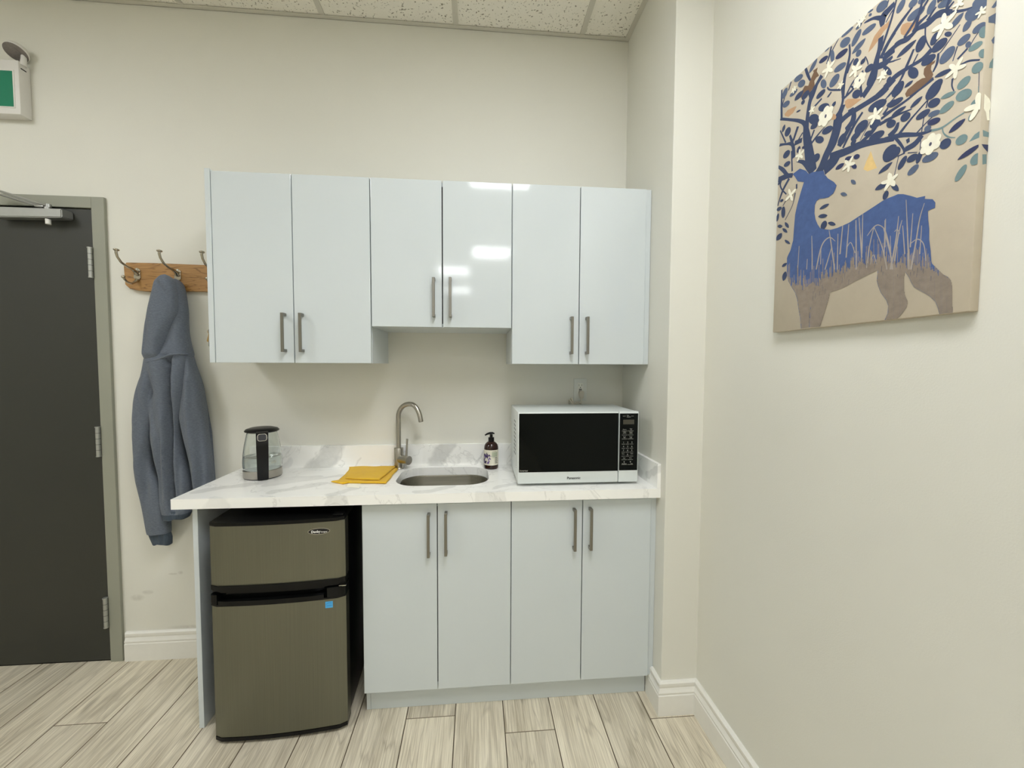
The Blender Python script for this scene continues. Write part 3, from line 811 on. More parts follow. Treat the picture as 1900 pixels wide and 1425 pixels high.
def decal(name, polys, mat, r=.0352):
    bm = BM()
    for pl in polys:
        wide_ = max(a for a, h in pl) - min(a for a, h in pl)
        if len(pl) == 4 and wide_ > .3:           # bend wide print round the bottle
            (a0, h0), (a1, h1) = pl[0], pl[2]; n = 8
            lo_ = [bm.verts.new(onbottle(a0 + (a1 - a0) * i / n, h0, r)) for i in range(n + 1)]
            hi_ = [bm.verts.new(onbottle(a0 + (a1 - a0) * i / n, h1, r)) for i in range(n + 1)]
            for i in range(n): bm.faces.new((lo_[i], lo_[i + 1], hi_[i + 1], hi_[i]))
        else: bm.faces.new([bm.verts.new(onbottle(a, h, r)) for a, h in pl])
    o = mk(name, bm, mat, lab)
    o['kind'] = 'stuff'
    return o
rs = random.Random(5)
pet, petd = [], []
for i in range(44):
    a = rs.uniform(-1.4, -.15); h = .052 + rs.uniform(-.024, .020)
    th_ = rs.uniform(0, 6.28); l_ = rs.uniform(.005, .009); w_ = .0030
    ca, sa = math.cos(th_), math.sin(th_)
    q = [(a + (l_ * ca) / .035, h + l_ * sa), (a - (w_ * sa) / .035, h + w_ * ca), (a - (l_ * ca) / .035, h - l_ * sa), (a + (w_ * sa) / .035, h - w_ * ca)]
    (petd if i % 3 == 0 else pet).append(q)
for a, h, l_ in ((-.62, .075, .010), (-.80, .068, .009), (-.5, .060, .007)):
    petd.append([(a, h + l_), (a - .08, h), (a, h - l_), (a + .08, h)])
decal('lavender_print', pet, M_purp, .0355); decal('lavender_print', petd, M_purpd, .0357)
decal('label_panel', [[(.10, .061), (.95, .061), (.95, .084), (.10, .084)]], M_sage, .03525)
decal('label_lines', [[(.55, .030 + k * .0052), (1.02 - .08 * (k % 2), .030 + k * .0052), (1.02 - .08 * (k % 2), .0322 + k * .0052), (.55, .0322 + k * .0052)] for k in range(6)], M_print_k, .03525)
decal('label_lines', [[(.12, .0865), (.75, .0865), (.75, .0878), (.12, .0878)], [(.15, .0575), (.9, .0575), (.9, .0586), (.15, .0586)]], M_print_k, .03525)

# ------------------------------------------------------------------ microwave
M_mw = plain('microwave_white', (212, 218, 217), .28, var=.02)
M_mwd = plain('microwave_seam', (150, 152, 150), .5)
M_mwgl = plain('microwave_glass', (5, 8, 7), .05, var=.1, IOR=1.25)
mx0, mx1, my, mz0, mz1 = .2602, .7705, -.3956, ZT + .012, 1.2270
mw_ = thing('microwave', (.515, -.22, ZT), 'white countertop microwave with a wide black window and keypad', 'microwave')
mk('case', box(BM(), mx0 + .001, mx1 - .001, my + .030, -.072, mz0, mz1 - .001, .004), M_mw, mw_, smooth=True, ang=25)
mk('door', box(BM(), mx0, .6848, my, my + .0285, mz0 - .001, mz1 + .0005, .004), M_mw, mw_, smooth=True, ang=25)
mk('control_panel', box(BM(), .6866, mx1, my, my + .0285, mz0 - .001, mz1 + .0005, .004), M_mw, mw_, smooth=True, ang=25)
wn_ = mk('window', box(BM(), .2655, .6832, my - .0014, my + .002, .9772, 1.2205, .0012, 1), M_mwgl, mw_)
M_mwtrim = plain('window_line', (70, 74, 73), .4)
kp = mk('keypad', box(BM(), .6888, .7672, my - .0014, my + .002, .9785, 1.2190, .0012, 1), M_mwgl, mw_)
mk('display', box(BM(), .7030, .7500, my - .0019, my - .0013, 1.1735, 1.1930), plain('display_grey', (62, 60, 50), .3), kp)
ky = my - .0018
M_key = plain('keypad_print', (172, 172, 165), .5, var=.03)
bm = BM()
def bar(x0, x1, z, h=.0009): box(bm, x0, x1, ky, ky + .0006, z, z + h)
for z, n in ((1.1448, 2), (1.1280, 2), (1.1115, 2), (1.0895, 3), (1.0720, 3), (1.0555, 3), (1.0385, 3), (1.0235, 2), (1.0030, 2)):
    wd = .0525 / n
    for i in range(n): bar(.6982 + i * wd, .6982 + (i + 1) * wd - .003, z)
bar(.7010, .7130, 1.2075, .0008); bar(.7370, .7480, 1.2075, .0008)
mk('key_lines', bm, M_key, kp, kind='stuff')
def ktext(s_, x, z, size, al='CENTER', mat=None, sx=1.0):
    text('key_lettering', s_, size, mat or M_key, kp, (x, ky, z), align=al, sx=sx)
ktext('The', .7225, 1.2085, .0058); ktext('Genius', .7265, 1.2030, .0062)
for r_, row in enumerate(('123', '456', '789')):
    for c_, ch in enumerate(row): ktext(ch, .7058 + c_ * .0180, (1.0945, 1.0770, 1.0605)[r_], .0088)
ktext('0', .7238, 1.0432, .0088)
for s_, x, z in (('Popcorn', .7095, 1.1505), ('More', .7370, 1.1530), ('Less', .7370, 1.1490), ('Turbo', .7095, 1.1400), ('Defrost', .7095, 1.1350), ('Sensor', .7370, 1.1395), ('Reheat', .7370, 1.1345), ('Quick', .7095, 1.1195), ('Min', .7095, 1.1150), ('Power', .7370, 1.1195), ('Level', .7370, 1.1150), ('Timer', .7050, 1.0475), ('Clock', .7420, 1.0475), ('Start', .7420, 1.0060), ('Stop/Reset', .7100, 1.0060), ('Keep', .7095, 1.0295), ('Warm', .7370, 1.0295)):
    ktext(s_, x, z, .0046)
bm = BM()
for x in (.7095, .7370): lathe(bm, [(0, .0006), (.0022, .0006), (.0022, 0)], (x, ky + .0006, 1.0145), (0, -1, 0), 12)
mk('key_dots', bm, M_key, kp, kind='stuff')
text('window_lettering', 'Inverter', .0105, M_key, wn_, (.2690, my - .0020, .9815))
text('brand_lettering', 'Panasonic', .0145, M_print_k, mw_, (.4955, my - .0004, .9455), align='CENTER', bold=.0003)
bm = BM()
for k in range(9): box(bm, mx0 - .0005, mx0 + .0015, -.300, -.235, 1.030 + k * .0175, 1.036 + k * .0175)
mk('side_vents', bm, M_mwd, mw_, kind='stuff')
for yy, zz in ((-.16, .985), (-.33, .985)): mk('side_screw', lathe(BM(), [(0, .001), (.004, .001), (.0045, 0)], (mx0 + .0012, yy, zz), (-1, 0, 0), 12), M_chrome, mw_, smooth=True)
for xx in (mx0 + .04, mx1 - .04):
    for yy in (my + .06, -.11): mk('foot', cyl(BM(), (xx, yy, ZT), (xx, yy, mz0 + .001), .014, 16), M_black, mw_)
M_cord = plain('cord_grey', (196, 190, 176), .45)
bm = BM()
prism(bm, [(.6095, -.009, 1.290), (.6330, -.009, 1.290), (.6355, -.009, 1.283), (.6330, -.009, 1.262), (.6280, -.009, 1.248), (.6150, -.009, 1.248), (.6105, -.009, 1.262), (.6080, -.009, 1.283)], (0, -.022, 0))
bmesh.ops.bevel(bm, geom=bm.edges[:], offset=.004, segments=2, affect='EDGES')
tube(bm, [(.621, -.020, 1.250), (.621, -.022, 1.236), (.618, -.026, 1.20), (.60, -.03, 1.12), (.58, -.045, 1.05), (.56, -.068, 1.02)], .0036, 10)
for dx_, ph in ((-.024, 0), (-.034, .6)):     # bundled spare cord behind the oven
    pts = [(.600 + dx_ + .010 * math.cos(a + ph), -.035 + .012 * math.sin(a), 1.195 + .058 * math.sin(a * .5) ** 2 - (.008 if dx_ < -.03 else 0)) for a in [k * 2 * math.pi / 16 for k in range(17)]]
    tube(bm, pts, .0036, 10)
tube(bm, [(.578, -.035, 1.195), (.590, -.032, 1.230), (.606, -.028, 1.232), (.620, -.024, 1.225)], .0036, 10)
mk('power_cord', bm, M_cord, mw_, smooth=True, ang=45)

# ------------------------------------------------------------------ wall outlet
M_plate = plain('outlet_plate', (216, 218, 213), .3, var=.02)
M_recep = plain('outlet_face', (228, 228, 220), .3, var=.02)
ot = thing('wall_outlet', (.6195, 0, 1.2365), 'white wall outlet with a plug in it, above the microwave', 'outlet')
mk('cover_plate', box(BM(), .5862, .6530, -.0055, 0, 1.2365, 1.3512, .002), M_plate, ot, smooth=True)
rc = mk('receptacle', box(BM(), .6055, .6335, -.0072, -.004, 1.2600, 1.3285, .001, 1), M_recep, ot)
bm = BM()
for zc_ in (1.3175, 1.2760):
    box(bm, .6118, .6132, -.0076, -.007, zc_ - .005, zc_ + .005); box(bm, .6255, .6272, -.0076, -.007, zc_ - .0042, zc_ + .0042)
    lathe(bm, [(0, .0004), (.0027, .0004), (.0027, 0)], (.6195, -.0072, zc_ - .0120), (0, -1, 0), 12)
mk('slots', bm, M_dark, rc, kind='stuff')
for zz in (1.2945, 1.2875): mk('test_button', box(BM(), .6120, .6270, -.0084, -.007, zz, zz + .0045, .0004, 1), M_black, rc)

# ------------------------------------------------------------------ coat rack
t = NT('rack_wood')
v = t.obj((1, 1, 1))
mp = t.new('ShaderNodeMapping'); mp.inputs['Scale'].default_value = (2.2, 1, 22); t.link(v, mp.inputs['Vector'])
wv = t.noise(mp.outputs[0], 1.0, 3, .55, .9)
ring = t.math('ABSOLUTE', t.math('SUBTRACT', t.math('FRACT', t.math('MULTIPLY', wv, 9.0)), .5))
mp2 = t.new('ShaderNodeMapping'); mp2.inputs['Scale'].default_value = (14, 14, 300); t.link(v, mp2.inputs['Vector'])
fine = t.noise(mp2.outputs[0], 1.0, 3)
cw = t.mix(fine, lin((148, 108, 58)), lin((182, 138, 82)))
cw = t.mix(t.math('MULTIPLY', t.ramp(ring, [(0.0, (1, 1, 1)), (.13, (0, 0, 0))]), .65), cw, lin((92, 56, 22)))
M_wood = t.set(cw, .38)
rk = thing('coat_rack', (-1.2754, 0, 1.81), 'wooden coat rack board with double metal hooks, left of the cabinets', 'coat rack')
half = [(-.234, 1.8625), (-.2305, 1.7785), (-.212, 1.760), (-.19, 1.7545), (-.15, 1.7495), (-.06, 1.7505), (.05, 1.7535), (.12, 1.7535), (.18, 1.757), (.215, 1.765), (.234, 1.785), (.236, 1.862), (.228, 1.8745), (.1, 1.8740), (0, 1.8755), (-.1, 1.8772), (-.222, 1.8775)]
bm = prism(BM(), [(-1.2754 + a, 0, z) for a, z in half], (0, -.022, 0))
bmesh.ops.bevel(bm, geom=[e for e in bm.edges if all(vv_.co.y < -.02 for vv_ in e.verts)], offset=.004, segments=2, affect='EDGES')
mk('board', bm, M_wood, rk, smooth=True, ang=30)
M_hook = plain('hook_nickel', (176, 168, 152), .22, 1.0)
for i, hx in enumerate((-1.4484, -1.2754, -1.1024)):
    bm = BM()
    pl = [(0, 1.790), (.007, 1.7945), (.0095, 1.803), (.0145, 1.808), (.0135, 1.818), (.0135, 1.832), (.0145, 1.842), (.009, 1.848), (0, 1.8535)]
    ol = [(hx + a, -.0225, z) for a, z in pl] + [(hx - a, -.0225, z) for a, z in pl[-2:0:-1]]
    prism(bm, ol, (0, -.004, 0))
    tube(bm, [(hx, -.026, 1.822), (hx, -.034, 1.834), (hx, -.055, 1.8425), (hx, -.080, 1.847), (hx, -.108, 1.858), (hx, -.126, 1.877), (hx, -.1315, 1.893), (hx, -.1300, 1.903)], [.010, .0095, .0072, .0058, .0052, .0050, .0056, .0062], 14, flat=.8)
    lathe(bm, [(0, 0), (.0085, 0), (.0108, .0025), (.0108, .005), (.008, .0075), (0, .0082)], (hx, -.1298, 1.902), (0, .06, 1), 20)
    tube(bm, [(hx, -.026, 1.800), (hx, -.036, 1.788), (hx, -.055, 1.777), (hx, -.078, 1.778), (hx, -.094, 1.788), (hx, -.099, 1.795)], [.0075, .006, .0048, .0045, .0045, .0042], 12)
    lathe(bm, [(0, -.0075), (.005, -.006), (.0076, -.002), (.0076, .002), (.005, .006), (0, .0075)], (hx, -.0995, 1.7975), (0, -.4, 1), 18)
    hk = mk('coat_hook', bm, M_hook, rk, smooth=True, ang=50)
    for zz in (1.8455, 1.7985): mk('screw', lathe(BM(), [(0, .0015), (.003, .001), (.0034, 0)], (hx, -.0264, zz), (0, -1, 0), 12), M_chrome, hk, smooth=True)

# ------------------------------------------------------------------ hooded sweatshirt on the middle hook
t = NT('hoodie_fleece')
v = t.obj()
mp = t.new('ShaderNodeMapping'); mp.inputs['Scale'].default_value = (110, 110, 520); mp.inputs['Rotation'].default_value = (0, R(12), 0); t.link(v, mp.inputs['Vector'])
hz = t.noise(mp.outputs[0], 1.0, 3, .65)
t.bump(t.noise(t.obj(), 900, 2), .35, .002)
M_hood = t.set(t.mix(hz, lin((56, 63, 75)), lin((120, 128, 140))), .92, Sheen_Weight=.1)
t = NT('hoodie_rib')
mp = t.new('ShaderNodeMapping'); mp.inputs['Scale'].default_value = (520, 520, 3); t.link(t.obj(), mp.inputs['Vector'])
rb = t.noise(mp.outputs[0], 1.0, 1)
t.bump(rb, .5, .003)
M_rib = t.set(t.mix(rb, lin((50, 59, 70)), lin((80, 91, 102))), .92)

def interp(tb, z):
    tb = sorted(tb)
    if z <= tb[0][0]: return tb[0][1]
    for a, b in zip(tb, tb[1:]):
        if z <= b[0]:
            u = (z - a[0]) / (b[0] - a[0]); return a[1] + (b[1] - a[1]) * u
    return tb[-1][1]
def smooth_tab(rows, col, nz=60):
    zs = sorted(r_[0] for r_ in rows); lo, hi = zs[0], zs[-1]
    tb = [(r_[0], r_[col]) for r_ in rows]
    out = []
    for i in range(nz + 1):
        z = lo + (hi - lo) * i / nz; h = (hi - lo) / nz * 1.6
        out.append((z, sum(interp(tb, z + k * h) for k in (-1, 0, 1)) / 3 if 0 < i < nz else interp(tb, z)))
    return out
def cloth_tube(bm, rows, yc, hy, grooves=(), nz=64, na=72, seed=0, taper_top=0.0, wr=.0022, hem=None, flare=0.0):
    """soft hanging tube: rows (z, x left, x right); hy half-depth (number or table); grooves (points, depth, width)"""
    L_, R_ = smooth_tab(rows, 1), smooth_tab(rows, 2)
    z0, z1 = L_[0][0], L_[-1][0]
    rings = []
    for j in range(nz + 1):
        z = z0 + (z1 - z0) * j / nz
        xl, xr = interp(L_, z), interp(R_, z); cx, hx = (xl + xr) / 2, (xr - xl) / 2
        h = interp(hy, z) if isinstance(hy, list) else hy
        yy = interp(yc, z) if isinstance(yc, list) else yc
        if taper_top and z > z1 - taper_top:
            k = (z1 - z) / taper_top; s = math.sqrt(max(0, 1 - (1 - k) ** 2)); h = h * max(.12, s); hx = hx * max(.25, s ** .6)
        ring = []
        for i in range(na):
            a = 2 * math.pi * i / na
            ca, sa = math.cos(a), math.sin(a)
            x = cx + hx * math.copysign(abs(ca) ** .85, ca); y = yy + h * math.copysign(abs(sa) ** .8, sa) * (-1)
            if sa > -0.1:                      # the side toward the room carries the folds
                dpt = 0
                for pts, amp, wd in grooves:
                    zz = [p[1] for p in pts]
                    if min(zz) - .03 < z < max(zz) + .03:
                        xg = interp([(p[1], p[0]) for p in pts], z)
                        fade = min(1, (z - (min(zz) - .03)) / .06, ((max(zz) + .03) - z) / .06)
                        dpt += amp * fade * math.exp(-((x - xg) / wd) ** 2)
                y += dpt * max(0, min(1, sa + .1))
            q = Vector((x * 16 + seed, y * 16, z * 7))
            wv_ = noise.noise(q) * wr * 2 + noise.noise(q * 2.7) * wr
            y -= wv_ * max(0, sa)
            zz_ = z
            if hem and j < 8: zz_ = z + hem * noise.noise(Vector((x * 30, seed, 3.3))) * (1 - j / 8)
            ring.append(bm.verts.new((x, min(y, -.004 if z < 1.735 else -.0235), zz_)))
        rings.append(ring)
    for a, b in zip(rings, rings[1:]):
        for k in range(na): bm.faces.new((a[k], a[(k + 1) % na], b[(k + 1) % na], b[k]))
    bm.faces.new(rings[0]); bm.faces.new(rings[-1])
    return bm

hd = thing('hooded_sweatshirt', (-1.2754, -.075, 1.80), 'heather grey-blue hooded sweatshirt hanging by its hood from the coat rack', 'sweatshirt')
g_mid = [(-1.2630, 1.47), (-1.2680, 1.34), (-1.2714, 1.2125), (-1.2770, 1.08), (-1.2797, .9734), (-1.2754, .828), (-1.274, .76)]
g_r = [(-1.2000, 1.455), (-1.2050, 1.33), (-1.2200, 1.24)]
body_rows = [(.7350, -1.336, -1.224), (.7792, -1.345, -1.2200), (.864, -1.3450, -1.2120), (.9014, -1.3440, -1.2190), (.9488, -1.3520, -1.2310), (.9887, -1.3600, -1.2400), (1.0284, -1.364, -1.2470), (1.095, -1.372, -1.2540), (1.16, -1.378, -1.2480), (1.2105, -1.400, -1.2300), (1.262, -1.420, -1.2000), (1.3081, -1.4190, -1.1650), (1.3811, -1.3988, -1.1860), (1.43, -1.3870, -1.1985), (1.462, -1.3815, -1.2055), (1.472, -1.372, -1.215)]
mk('torso', cloth_tube(BM(), body_rows, -.072, [(.7, .042), (1.2, .056), (1.44, .058), (1.472, .040)], [(g_mid, .045, .011), (g_r, .026, .011), ([(-1.290, 1.20), (-1.296, 1.0), (-1.300, .84)], -.010, .012), ([(-1.352, 1.40), (-1.340, 1.25), (-1.330, 1.12)], .012, .014), ([(-1.236, 1.40), (-1.242, 1.25), (-1.25, 1.12)], -.010, .012), ([(-1.345, 1.33), (-1.366, 1.20), (-1.372, 1.12)], .020, .016), ([(-1.312, 1.1), (-1.322, .95), (-1.320, .80)], .012, .012), ([(-1.245, .98), (-1.248, .80)], .010, .010), ([(-1.325, 1.44), (-1.335, 1.30)], -.006, .03)], seed=1), M_hood, hd, smooth=True, ang=80)
mk('hem_band', cloth_tube(BM(), [(.7116, -1.3335, -1.236), (.728, -1.338, -1.226), (.7480, -1.3405, -1.2225)], -.071, .041, [(g_mid, .026, .010)], nz=14, seed=1, hem=.016, wr=.0015), M_rib, hd, smooth=True, ang=80)
flap = [(1.430, -1.3760, -1.2900), (1.452, -1.3810, -1.2900), (1.4659, -1.3815, -1.2920), (1.4868, -1.3790, -1.2900), (1.54, -1.3730, -1.2750), (1.592, -1.3655, -1.2580), (1.625, -1.3590, -1.2430), (1.6495, -1.3540, -1.2345), (1.6700, -1.3500, -1.2330), (1.7288, -1.3341, -1.2365), (1.7700, -1.3250, -1.2420), (1.7852, -1.3205, -1.2450), (1.8010, -1.312, -1.256), (1.8134, -1.2995, -1.2720)]
inner = [(1.425, -1.345, -1.2080), (1.448, -1.345, -1.2050), (1.4659, -1.345, -1.2065), (1.5, -1.34, -1.2120), (1.5582, -1.33, -1.2190), (1.6092, -1.32, -1.2190), (1.6546, -1.31, -1.2180), (1.7288, -1.30, -1.2260), (1.7700, -1.29, -1.2340), (1.7900, -1.28, -1.2440), (1.802, -1.275, -1.255)]
mk('hood', cloth_tube(BM(), flap, [(1.43, -.076), (1.46, -.080), (1.81, -.090)], [(1.43, .042), (1.462, .056), (1.6, .052), (1.75, .040), (1.81, .032)], [([(-1.306, 1.79), (-1.270, 1.735), (-1.255, 1.70)], .007, .010), ([(-1.355, 1.47), (-1.34, 1.60)], .006, .012), ([(-1.312, 1.46), (-1.30, 1.56)], -.006, .015)], seed=2, taper_top=.035), M_hood, hd, smooth=True, ang=80)
mk('hood_lining', cloth_tube(BM(), inner, -.058, [(1.425, .040), (1.462, .060), (1.52, .046), (1.6, .038), (1.8, .034)], [([(-1.2480, 1.62), (-1.2420, 1.56), (-1.2350, 1.50)], -.006, .012)], seed=12, taper_top=.03), M_hood, hd, smooth=True, ang=80)
mk('back_panel', cloth_tube(BM(), [(.76, -1.36, -1.14), (.9, -1.385, -1.142), (1.1, -1.40, -1.15), (1.26, -1.40, -1.172), (1.36, -1.385, -1.20)], -.022, .017, (), seed=21), M_hood, hd, smooth=True, ang=80)
bm = BM()
spts = [(-1.3805, 1.4195), (-1.345, 1.4255), (-1.3036, 1.4350), (-1.2750, 1.4470), (-1.2500, 1.4565), (-1.224, 1.4620), (-1.2035, 1.4615)]
tube(bm, [(x, -.1305 + (.042 if i in (0, 6) else .008 if i in (1, 5) else .004 if i == 3 else 0), z) for i, (x, z) in enumerate(spts)], .0048, 10)
mk('neck_seam', bm, M_hood, hd, smooth=True, ang=80)
lsl = [(.640, -1.4115, -1.3206), (.6866, -1.4204, -1.3205), (.785, -1.4328, -1.3240), (.8666, -1.4442, -1.3460), (.898, -1.4487, -1.3600), (.9412, -1.4497, -1.3781), (1.0152, -1.4501, -1.3815), (1.1133, -1.4496, -1.3740), (1.16, -1.4492, -1.3640), (1.2109, -1.4488, -1.350), (1.262, -1.4430, -1.335), (1.3372, -1.4180, -1.330), (1.400, -1.394, -1.335), (1.44, -1.384, -1.345)]
sl = mk('sleeve', cloth_tube(BM(), lsl, -.064, [(.64, .034), (.9, .042), (1.25, .046), (1.34, .045), (1.44, .030)], [([(-1.385, 1.03), (-1.395, .90), (-1.388, .80)], .010, .016), ([(-1.42, 1.0), (-1.425, .85)], -.006, .02)], seed=4, wr=.003), M_hood, hd, smooth=True, ang=80)
mk('cuff', cloth_tube(BM(), [(.5850, -1.3910, -1.3185), (.6131, -1.4000, -1.3165), (.6400, -1.4085, -1.3225), (.6500, -1.4095, -1.3240)], -.064, .030, [([(-1.370, .66), (-1.360, .58)], .008, .010), ([(-1.340, .66), (-1.338, .58)], .008, .008)], nz=16, seed=6, hem=.02, wr=.002), M_rib, sl, smooth=True, ang=80)
rsl = [(.648, -1.188, -1.1256), (.7459, -1.1930, -1.1252), (.8442, -1.1990, -1.127), (.947, -1.2110, -1.1311), (1.0268, -1.2270, -1.1369), (1.0989, -1.2390, -1.1440), (1.1681, -1.2520, -1.1475), (1.2222, -1.2480, -1.1505), (1.2345, -1.2470, -1.1520), (1.3081, -1.2350, -1.1605), (1.36, -1.226, -1.1740), (1.405, -1.220, -1.189), (1.45, -1.215, -1.200)]
sl2 = mk('sleeve', cloth_tube(BM(), rsl, -.066, [(.64, .040), (1.1, .047), (1.25, .047), (1.33, .042), (1.45, .026)], [([(-1.178, .85), (-1.1742, .9717), (-1.1850, 1.07), (-1.196, 1.21), (-1.195, 1.38)], -.012, .012), ([(-1.150, .85), (-1.155, 1.2)], .012, .016), ([(-1.225, 1.05), (-1.215, .95)], .006, .01)], seed=9, wr=.002), M_hood, hd, smooth=True, ang=80)
mk('cuff', cloth_tube(BM(), [(.590, -1.190, -1.130), (.648, -1.193, -1.1285)], -.066, .034, (), nz=12, seed=8, hem=.01), M_rib, sl2, smooth=True, ang=80)

# ------------------------------------------------------------------ keys on the cabinet's side
M_brass = plain('key_brass', (176, 142, 84), .3, 1.0, var=.15)
M_steel = plain('key_steel', (190, 188, 182), .28, 1.0)
M_keyblk = plain('key_brown', (52, 38, 26), .5)
kx, kyy = -.9715, -.290
kr = thing('key_ring', (kx, kyy, 1.585), 'small bunch of keys hanging on the cabinet side by the coat rack', 'keys')
bm = BM()
tube(bm, [(-.9648, kyy, 1.582), (-.972, kyy, 1.582), (-.976, kyy, 1.578), (-.976, kyy, 1.585)], .0016, 8)
lathe(bm, [(0, 0), (.006, 0), (.006, .002), (0, .002)], (-.9650, kyy, 1.582), (-1, 0, 0), 14)
mk('screw_hook', bm, M_steel, kr, smooth=True)
bm = BM()
tube(bm, [(-.976 + .0015 * math.sin(a), kyy + .010 * math.sin(a), 1.570 + .010 * math.cos(a)) for a in [k * 2 * math.pi / 20 for k in range(21)]], .0012, 8)
mk('ring', bm, M_steel, kr, smooth=True)
for i, (tx, ty, m_, ln) in enumerate(((-.010, -.004, M_brass, .052), (-.003, .006, M_keyblk, .050), (-.014, .010, M_brass, .056), (-.001, -.010, M_steel, .070), (.000, .002, M_steel, .078))):
    p0 = Vector((-.976, kyy + ty * .5, 1.5605)); d = Vector((tx * 1.1, ty, -ln)).normalized(); s_ = Vector((.35, 1, 0)).normalized() if i % 2 else Vector((1, .3, 0)).normalized()
    s_ = (s_ - d * s_.dot(d)).normalized(); nn = d.cross(s_)
    out = [(-.003, 0), (-.009, .008), (-.009, .016), (-.0035, .023), (-.0035, ln), (.001, ln + .004), (.0035, ln - .002), (.002, ln - .007), (.0038, ln - .012), (.002, ln - .017), (.0035, .023), (.009, .016), (.009, .008), (.003, 0)]
    bm = BM(); prism(bm, [p0 + s_ * a + d * b - nn * .0009 for a, b in out], nn * .0018)
    mk('key', bm, m_, kr)

